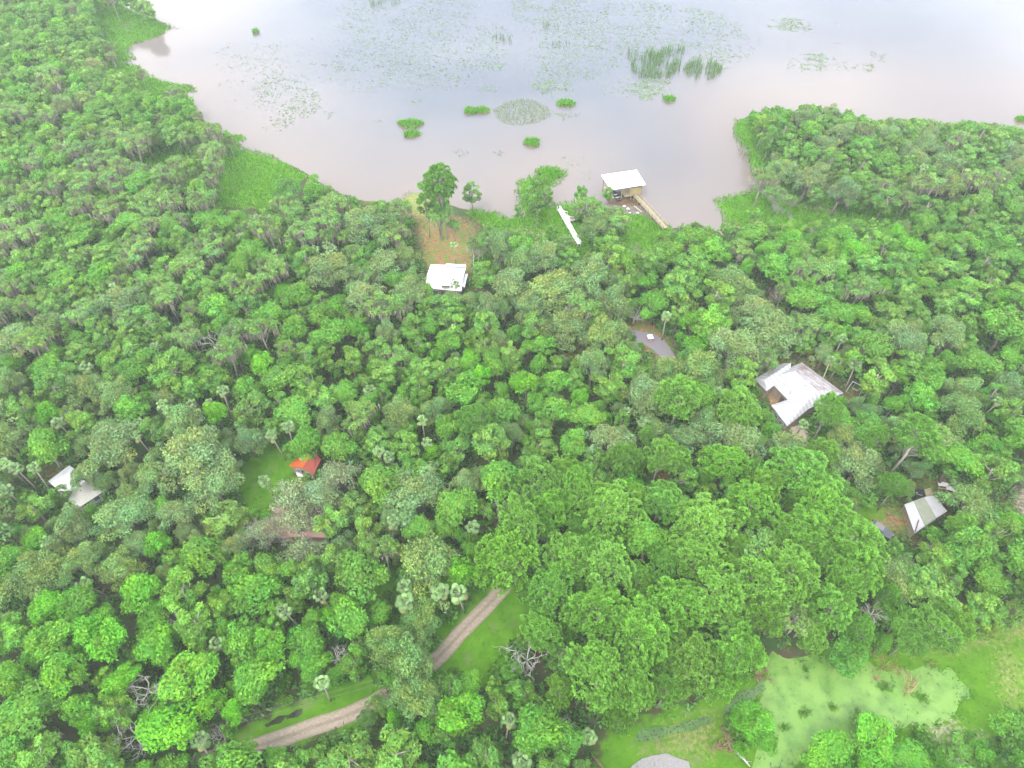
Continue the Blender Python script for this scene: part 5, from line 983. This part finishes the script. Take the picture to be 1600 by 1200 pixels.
def plant(t):
    kd = t['kind']; pr = PROT[kd]; i = vid(t); sx, sz_ = scales(t); nm, cat = KIND[kd]; colr = tuple(np.clip(np.array(TONE[kd])*t['tone'], 0, .9))+(1,)
    gz = float(groundz(np.array([t['x']]), np.array([t['y']]))[0])
    dist = math.hypot(t['y'], H)
    if dist > 262 and kd != 'palm':
        o = link(nm, joined(kd, i)); o.color = colr
    else:
        o = bpy.data.objects.new(nm, None); COL.objects.link(o); o.empty_display_size = .5
        for part, me in pr[i].items():
            c = link(part, me, o); c.color = MOSSC if part == 'moss_clumps' else colr
    o.location = (t['x'], t['y'], gz); ex = 1+.14*math.sin(t['x']*7.3+t['y']*3.1) if kd != 'palm' else 1; o.scale = (sx*ex, sx/ex, sz_); o.rotation_euler = (.07*math.sin(t['x']*5), .07*math.cos(t['y']*4), t['rz']); tag(o, t['label'], cat, GROUPN[kd]); return o
for t in solo: plant(t)
print('solo', len(solo), 'mass', len(mass))
# the many smallest crowns together, and the wood beyond the frame: one mass
for k in range(420):
    x = rnd.uniform(-330, 330); y = rnd.uniform(-10, 380); p = P(np.array([x, y, 8.])) if y > 5 else (0, 2000)
    if (-60 < p[0] < 1660 and -70 < p[1] < 1270) or shore_dist(np.array([x]), np.array([y]))[0] < 3 or near(x, y, 4.5, .7): continue
    wts = dict(round=3, loose=2, oak=2); kd = rnd.choices(list(wts), list(wts.values()))[0]; put(x, y, kd, rnd.uniform(3.5, 6), rnd.uniform(8, 12), (1, 1, 1)); mass.append(TREES[-1])
def thin(me, keep, r):
    n = len(me.vertices)//4; v = np.empty(n*12, np.float32); me.vertices.foreach_get('co', v); v = v.reshape(n, 4, 3); c = np.empty(n*16, np.float32); me.attributes['col'].data.foreach_get('color', c); c = c.reshape(n, 4, 4)[:, :, :3]
    s = r.permutation(n)[:int(n*keep)]; v = v[s]; c = c[s]; m_ = v.mean(1, keepdims=True); return (m_+(v-m_)*math.sqrt(1/keep)*.92), c
TH = {}
Vs, Cs = [], []
for t in mass:
    kd = t['kind']; i = vid(t); key = (kd, i)
    if key not in TH: TH[key] = thin(PROT[kd][i]['crown' if kd != 'bush' else 'foliage'], .35, rng)
    v, c = TH[key]; sx, sz_ = scales(t); a = t['rz']; ca, sa = math.cos(a), math.sin(a)
    vv = np.stack([(v[..., 0]*ca-v[..., 1]*sa)*sx+t['x'], (v[..., 0]*sa+v[..., 1]*ca)*sx+t['y'], v[..., 2]*sz_-.0], -1); Vs.append(vv.reshape(-1, 3)); Cs.append((c*(np.array(TONE[kd])*t['tone'])).reshape(-1, 3))
if Vs:
    o = link('distant_woods', qmesh('distant_woods', np.concatenate(Vs), np.concatenate(Cs), M['leaf'])); tag(o, 'crowns of the surrounding woods merging into one mass', 'woods', kind='stuff'); print('mass faces', len(o.data.polygons))
# undergrowth on the floor of the wood
n = 30000; x = rng.uniform(-235, 235, n); y = rng.uniform(5, 350, n); p = P(np.stack([x, y, x*0+.8], -1)); pt = P(np.stack([x, y, x*0+4.0], -1)); sdv = shore_dist(x, y)
ok = (sdv > 2) & ~is_open(p[:, 0], p[:, 1]) & ~is_open(pt[:, 0], pt[:, 1]) & (p[:, 0] > -40) & (p[:, 0] < 1640) & (p[:, 1] < 1240)
x, y = x[ok], y[ok]; cr_ = rng.uniform(1.1, 2.4, len(x)); ch_ = np.clip(1.3+hnoise(x, y, .3, 11)*2.2+rng.normal(0, .6, len(x)), .4, 3.6); m_ = 42
ct = np.repeat(rng.uniform(.7, 1.25, len(x)), m_); d = usph(rng, len(x)*m_); d[:, 2] = np.abs(d[:, 2]); d *= rng.uniform(.75, 1.05, (len(d), 1)); R3 = np.repeat(cr_, m_); H3 = np.repeat(ch_, m_)
x = np.repeat(x, m_)+d[:, 0]*R3; y = np.repeat(y, m_)+d[:, 1]*R3; z = .1+d[:, 2]*H3; p = P(np.stack([x, y, z], -1)); ok = ~is_open(p[:, 0], p[:, 1]); x, y, z, ct, d = x[ok], y[ok], z[ok], ct[ok], d[ok]
V, c = leaves(np.stack([x, y, z], -1), d+[0, 0, .5], .5, rng, 1.5, .3, .6); c = c*np.repeat(ct, 4)[:, None]; print('undergrowth', len(x))
o = link('undergrowth', qmesh('undergrowth', V, c, M['leaf'])); o.color = (.08, .20, .035, 1); tag(o, 'low leafy undergrowth covering the floor of the wood', 'undergrowth', kind='stuff')

# ------------------------------------------------------------------ dead trees
for i, (px, py, h, s, m_, lab) in enumerate(DEAD):
    p = G(px, py, h*.8); pr = make_dead(i, m_, 4.2*s, h); o = root('dead_tree', (p[0], p[1], 0), lab, 'dead tree', 'bare dead trees'); o.rotation_euler = (0, 0, i*.7)
    me = pr['branches']; c = link('branches', me, o)
for (a, c, lab) in (((1127, 1135), (1142, 1172), 'reddish fallen log on the grass left of the pond trees'), ((925, 1180), (945, 1205), 'reddish fallen trunk at the bottom edge left of the gravel pad'), ((1150, 1175), (1172, 1198), 'thin pale fallen branch near the bottom edge below the pond trees')):
    a = G(*a, .2); c = G(*c, .2); d = c-a; b = MB(); b.tube([a, (a+c)/2+[.15, 0, .05], c], [.2, .17, .1], 7)
    for k in range(4): q0 = a+d*(.3+.17*k); b.tube([q0, q0+[rnd.uniform(-1, 1), rnd.uniform(-.8, .8), .4]], [.06, .02], 4)
    tag(b.build('fallen_log', M['brownwood' if 'reddish' in lab else 'deadwood'], smooth=True), lab, 'log', 'fallen logs')

# ------------------------------------------------------------------ marsh grass, islets, reeds, pads
def blades(x, y, z, ln, wd, r, lean=.35, tint=.2, col=(1, 1, 1)):
    n = len(x); a = r.uniform(0, 6.28, n); P0 = np.stack([x, y, z], -1); U = np.stack([np.cos(a), np.sin(a), a*0], -1)*np.reshape(wd, (-1, 1))/2; D = np.stack([r.normal(0, lean, n), r.normal(0, lean, n), np.ones(n)], -1)*np.reshape(ln, (-1, 1))
    V = np.stack([P0-U, P0+U, P0+D+U*.25, P0+D-U*.25], 1).reshape(-1, 3); t = np.repeat(r.uniform(1-tint, 1+tint, n), 4)[:, None]; return V, t*np.array(col)
def scatter(poly, dens, r):
    p = np.array(poly); lo, hi = p.min(0), p.max(0); n = int(dens*np.prod(hi-lo)); q_ = r.uniform(lo, hi, (n, 2)); return q_[inpoly(q_[:, 0], q_[:, 1], poly)]
GV = {True: ([], []), False: ([], [])}
for k, poly in enumerate(gpw['lawn']):
    s = scatter(poly, 5.0 if k in (3, 4, 5, 10) else 2.4, rng); sdv = shore_dist(s[:, 0], s[:, 1]); s = s[sdv > -1.6]; sdv = sdv[sdv > -1.6]; pp = P(np.c_[s, s[:, 0]*0]); s_ok = (np.abs(pp[:, 0]-800) < 850) & (pp[:, 1] < 1230); s = s[s_ok]
    marsh = k in (3, 4, 5, 10); rd = segdist(s[:, 0], s[:, 1], ROAD, closed=False) if not marsh else s[:, 0]*0+9; s = s[rd > 1.75+.35*rng.random(len(s))]
    if not marsh: s = s[rng.random(len(s)) < .6+hnoise(s[:, 0], s[:, 1], .3, 4)]
    hgt = (.75 if marsh else .22)*rng.uniform(.5, 1.3, len(s)); V, c = blades(s[:, 0], s[:, 1], np.maximum(groundz(s[:, 0], s[:, 1]), WATER_Z)-.05, hgt, .30 if marsh else .2, rng, .6 if marsh else .9, .25)
    pat = np.repeat(1+.16*hnoise(s[:, 0], s[:, 1], .2, 21), 4)[:, None]; GV[marsh][0].append(V); GV[marsh][1].append(c*pat)
pe = np.array(pond_w); kk_ = np.repeat(np.arange(len(pe)), 26); s = pe[kk_]+rng.normal(0, .55, (len(kk_), 2)); s = s[hnoise(s[:, 0], s[:, 1], .4, 8) > -.1]; V, c = blades(s[:, 0], s[:, 1], np.full(len(s), WATER_Z-.02), rng.uniform(.15, .6, len(s)), .16, rng, .7, .3); GV[False][0].append(V); GV[False][1].append(c)
for mk, nm, cl, lb in ((False, 'grass', (.055, .175, .008, 1), 'bright green grass of the lawns and road verges'), (True, 'marsh_grass', (.10, .275, .012, 1), 'vivid green marsh grass along the lake shore')):
    o = link(nm, qmesh(nm, np.concatenate(GV[mk][0]), np.concatenate(GV[mk][1]), M['grass'])); o.color = cl; tag(o, lb, 'grass', kind='stuff')
# floating islets
ISL = [(641, 195, 19, 6.5, 'largest vivid green islet, upper of the stacked pair'), (643, 211, 12.5, 5.5, 'lower, smaller islet of the stacked green pair'), (735, 175, 10, 5, 'round left half of the double bright green islet'), (752, 174, 13, 5, 'long right half of the double bright green islet'), (884, 163, 14, 5.5, 'lumpy green islet right of the big faded reed bed'), (831, 224, 12.5, 7, 'round bright islet standing alone in open water'),
       (1046, 156, 9.5, 5, 'small bright islet below the tall reeds'), (859, 273, 18, 9, 'ragged green islet off the grassy spit tip'), (1596, 188, 10, 4.5, 'bright green islet at the far right edge'), (400, 51, 5, 3, 'tiny green tuft alone in the upper left water')]
for i, (px, py, rx, ry, lab) in enumerate(ISL):
    c = G(px, py, WATER_Z); ex = abs(G(px+rx, py, WATER_Z)[0]-c[0]); ey = abs(G(px, py-ry, WATER_Z)[1]-c[1]); r = np.random.default_rng(400+i)
    def rim(a): return 1+.09*np.sin(3*a+i)+.07*np.sin(5*a+2*i)+(.12*np.cos(2*a) if i == 7 else 0)
    o = root('grass_islet', (c[0], c[1], WATER_Z), lab, 'islet', 'floating grass islets')
    b = MB(); n = 26; ang = np.linspace(0, 2*math.pi, n, endpoint=False)
    b.prism([(c[0]+math.cos(a)*ex*rim(a), c[1]+math.sin(a)*ey*rim(a)) for a in ang], WATER_Z-.4, WATER_Z+.18); b.build('peat_base', M['brownwood'], o)
    m_ = int(ex*ey*3.14*16)+60; a = r.uniform(0, 6.28, m_); q_ = np.sqrt(r.random(m_))*rim(a)*1.02; x = c[0]+np.cos(a)*q_*ex; y = c[1]+np.sin(a)*q_*ey; mound = .75*np.sqrt(np.clip(1-(q_/1.15)**2, 0, 1)); dn = r.random(m_)
    V, cc = blades(x, y, WATER_Z+.12+mound*dn*.6, .55+.45*r.random(m_), .26, r, .5, .2); me = qmesh('islet_grass', V-np.array([c[0], c[1], WATER_Z]), cc, M['grass']); g = link('grass_tuft', me, o); g.color = (.08, .27, .004, 1)
# reed beds and lily pads
def reedbed(name, polys, dens, ln, col, label, wd=.14, lean=.12):
    Vs, Cs = [], []
    for poly in polys:
        s = scatter(W(poly, WATER_Z), dens, rng); kp = hnoise(s[:, 0], s[:, 1], .35, len(s)) > (-.25 if dens < 6 else -.8); s = s[kp]; V, c = blades(s[:, 0], s[:, 1], np.full(len(s), WATER_Z-.1), ln*rng.uniform(.6, 1.2, len(s)), wd, rng, lean, .25); Vs.append(V); Cs.append(c)
    o = link(name, qmesh(name, np.concatenate(Vs), np.concatenate(Cs), M['grass'])); o.color = (*col, 1); tag(o, label, 'reeds', kind='stuff'); return o
reedbed('bulrushes', [[(985, 100), (1000, 90), (1030, 88), (1052, 105), (1048, 122), (1015, 124), (990, 121)], [(1008, 80), (1070, 76), (1072, 88), (1015, 92)], [(1066, 110), (1085, 92), (1110, 92), (1130, 110), (1112, 126), (1080, 126)], [(1050, 96), (1064, 92), (1062, 112), (1050, 118)]], 4.5, 2.6, (.075, .165, .028), 'tall dark green bulrushes standing in the upper right water')
reedbed('sparse_bulrushes', [[(768, 58), (800, 58), (800, 70), (770, 70)], [(848, 38), (875, 38), (875, 46), (848, 46)], [(862, 68), (890, 66), (890, 76), (862, 76)], [(575, 0), (625, 0), (625, 10), (580, 12)], [(395, 46), (404, 46), (404, 58), (395, 58)], [(980, 78), (1000, 80), (990, 98), (976, 95)]], 1.6, 2.0, (.08, .14, .035), 'thin scattered bulrush clumps in the upper middle water')
reedbed('faded_reed_bed', [[(770, 172), (790, 160), (815, 154), (840, 158), (858, 170), (860, 184), (840, 192), (810, 197), (790, 194), (775, 184)]], 8, .5, (.14, .22, .06), 'broad faded yellow green reed bed floating in mid water', .2, .5)
reedbed('pale_rush_patch', [[(706, 240), (716, 234), (732, 236), (735, 244), (715, 247)], [(768, 236), (780, 234), (790, 242), (776, 246)], [(915, 178), (915, 178), (870, 176), (880, 188)]], 2.4, .6, (.1, .18, .055), 'pale thin rush patches near the middle of the lake', .18, .4)
reedbed('shore_reeds', [[(262, 40), (285, 44), (285, 47), (262, 50)], [(285, 128), (308, 134), (308, 140), (285, 142)], [(560, 312), (600, 322), (640, 298), (645, 306), (600, 330), (565, 322)], [(1150, 185), (1146, 200), (1150, 228), (1160, 250), (1165, 240), (1154, 212)], [(1170, 245), (1185, 300), (1150, 312), (1120, 320), (1145, 306), (1175, 290)], [(1160, 295), (1175, 280), (1180, 300), (1140, 308)]], 2.5, .8, (.12, .18, .06), 'sparse pale reeds fringing the lake shore', .16, .4)
def pads(name, patches, label, col):
    Vs, Cs = [], []
    for (poly, dens, sz_) in patches:
        s = scatter(W(poly, WATER_Z), dens*3.3, rng); sz_ = sz_*1.35; pp = W(poly, WATER_Z); e = segdist(s[:, 0], s[:, 1], pp); v = hnoise(s[:, 0], s[:, 1], .10, 31)*.5+hnoise(s[:, 0], s[:, 1], .33, 32)*.5
        s = s[(v > -.12+.5*np.exp(-e/2.5)) | (rng.random(len(s)) < .10)]; n = len(s); z = WATER_Z+.03+rng.random(n)*.06; C = np.c_[s, z]
        V, c = leaves(C, np.tile([0, 0, 1.], (n, 1)), sz_, rng, 1.1, .3, .16, .12); Vs.append(V); Cs.append(c)
    o = link(name, qmesh(name, np.concatenate(Vs), np.concatenate(Cs), M['leaf'])); o.color = (*col, 1); tag(o, label, 'lily pads', kind='stuff')
pads('lily_pads', [([(560, -10), (740, -10), (760, 20), (810, 60), (790, 110), (700, 140), (600, 145), (520, 130), (480, 100), (560, 60), (500, 30)], .30, .45), ([(800, -10), (1010, 0), (1130, 20), (1190, 60), (1170, 100), (1130, 112), (1050, 80), (960, 110), (900, 150), (850, 150), (815, 110), (830, 60), (800, 30)], .38, .5),
      ([(930, 138), (985, 122), (1050, 122), (1055, 142), (1010, 160), (985, 152), (940, 146)], 1.3, .5), ([(820, 120), (900, 120), (900, 145), (860, 154), (830, 146)], .7, .5), ([(390, 120), (480, 120), (510, 165), (450, 205), (412, 205), (395, 160)], .45, .45), ([(330, 70), (500, 60), (520, 130), (400, 125), (340, 150)], .10, .45), ([(545, 134), (590, 134), (590, 148), (555, 152)], .9, .5), ([(505, 173), (528, 175), (528, 186), (508, 186)], .8, .45),
      ([(578, 187), (598, 187), (594, 196), (578, 194)], .8, .45), ([(640, 155), (660, 156), (656, 166), (642, 165)], .7, .45), ([(1195, 28), (1250, 28), (1285, 40), (1270, 52), (1240, 50), (1200, 44)], .9, .5), ([(1225, 110), (1245, 82), (1300, 84), (1325, 98), (1370, 100), (1360, 112), (1300, 110), (1260, 116)], .9, .5), ([(1355, 80), (1385, 82), (1382, 98), (1372, 96)], .5, .45), ([(1288, 28), (1325, 36), (1322, 42), (1290, 34)], .5, .45), ([(1296, 64), (1316, 66), (1314, 72), (1298, 70)], .6, .45),
      ([(872, 250), (885, 242), (908, 242), (916, 252), (898, 263), (880, 262)], 1.5, .45), ([(898, 275), (910, 266), (930, 268), (920, 280), (902, 283)], .9, .42), ([(425, 215), (445, 218), (440, 230), (422, 228)], .4, .4), ([(380, 40), (420, 30), (470, 120), (400, 130)], .03, .45), ([(330, 60), (600, 60), (600, 130), (330, 190)], .02, .45), ([(862, 172), (882, 172), (882, 182), (864, 186)], 1.2, .42), ([(740, 85), (800, 95), (795, 112), (745, 110)], .3, .45), ([(690, 130), (712, 132), (706, 142), (692, 140)], .7, .45), ([(745, 132), (782, 134), (780, 144), (748, 142)], .6, .45)],
     'green grey lily pads scattered over the lake', (.125, .19, .085))
# dead brown stalks on the pond, tufts in the pond
s = np.concatenate([scatter(W(p, WATER_Z), 13, rng) for p in ([(1354, 1020), (1375, 1022), (1418, 1046), (1420, 1056), (1400, 1052), (1372, 1045)], [(1412, 1064), (1432, 1062), (1424, 1084), (1412, 1084)], [(1435, 1032), (1452, 1032), (1448, 1042)], [(1362, 1056), (1374, 1058), (1372, 1068), (1364, 1066)])])
V, c = blades(s[:, 0], s[:, 1], np.full(len(s), WATER_Z), rng.uniform(.3, .9, len(s)), .18, rng, 1.2, .35); o = link('dead_stalks', qmesh('dead_stalks', V, c, M['leaf'])); o.color = (.30, .19, .10, 1); tag(o, 'brown dead stalks heaped on the duckweed pond', 'dead stalks', kind='stuff')
for i, (px, py, r0, lab) in enumerate([(1256, 1114, 1.0, 'dark grass tuft left of the pond centre'), (1225, 1137, .8, 'grass tuft lowest in the left arm of the pond'), (1382, 1073, 1.3, 'largest grass tuft beside the dead stalks in the pond'), (1440, 1090, 1.2, 'grass tuft in the right half of the pond'), (1300, 1105, .7, 'small ragged tuft in the middle of the pond'), (1258, 1046, .6, 'tiny dark tuft in the upper left of the pond')]):
    c = G(px, py, WATER_Z); r = np.random.default_rng(600+i); n = int(170*r0); a = r.uniform(0, 6.28, n); q_ = r.random(n)**.8*r0*(1+.35*np.sin(2*a+i)+.2*np.sin(5*a)); V, cc = blades(np.cos(a)*q_, np.sin(a)*q_*.8, r.random(n)*.15, r.uniform(.2, .55, n), .12, r, .7, .25)
    o = link('grass_tuft', qmesh('pond_tuft', V, cc, M['grass'])); o.location = c; o.color = (.11, .26, .03, 1); tag(o, lab, 'grass tuft', 'grass tufts in the pond')

# ------------------------------------------------------------------ humid air
m, n, l = newmat('haze_air'); o = n.new('ShaderNodeOutputMaterial'); v = n.new('ShaderNodeVolumePrincipled'); v.inputs['Color'].default_value = (.9, .95, .97, 1); v.inputs['Density'].default_value = .00026; v.inputs['Anisotropy'].default_value = .2
l.new(v.outputs[0], o.inputs['Volume']); b = MB(); b.prism([(-7500, -3900), (7500, -3900), (7500, 8600), (-7500, 8600)], -3.0, 124.0); tag(b.build('haze', m), 'thin pale humid air over the wood and lake', 'haze', kind='stuff')
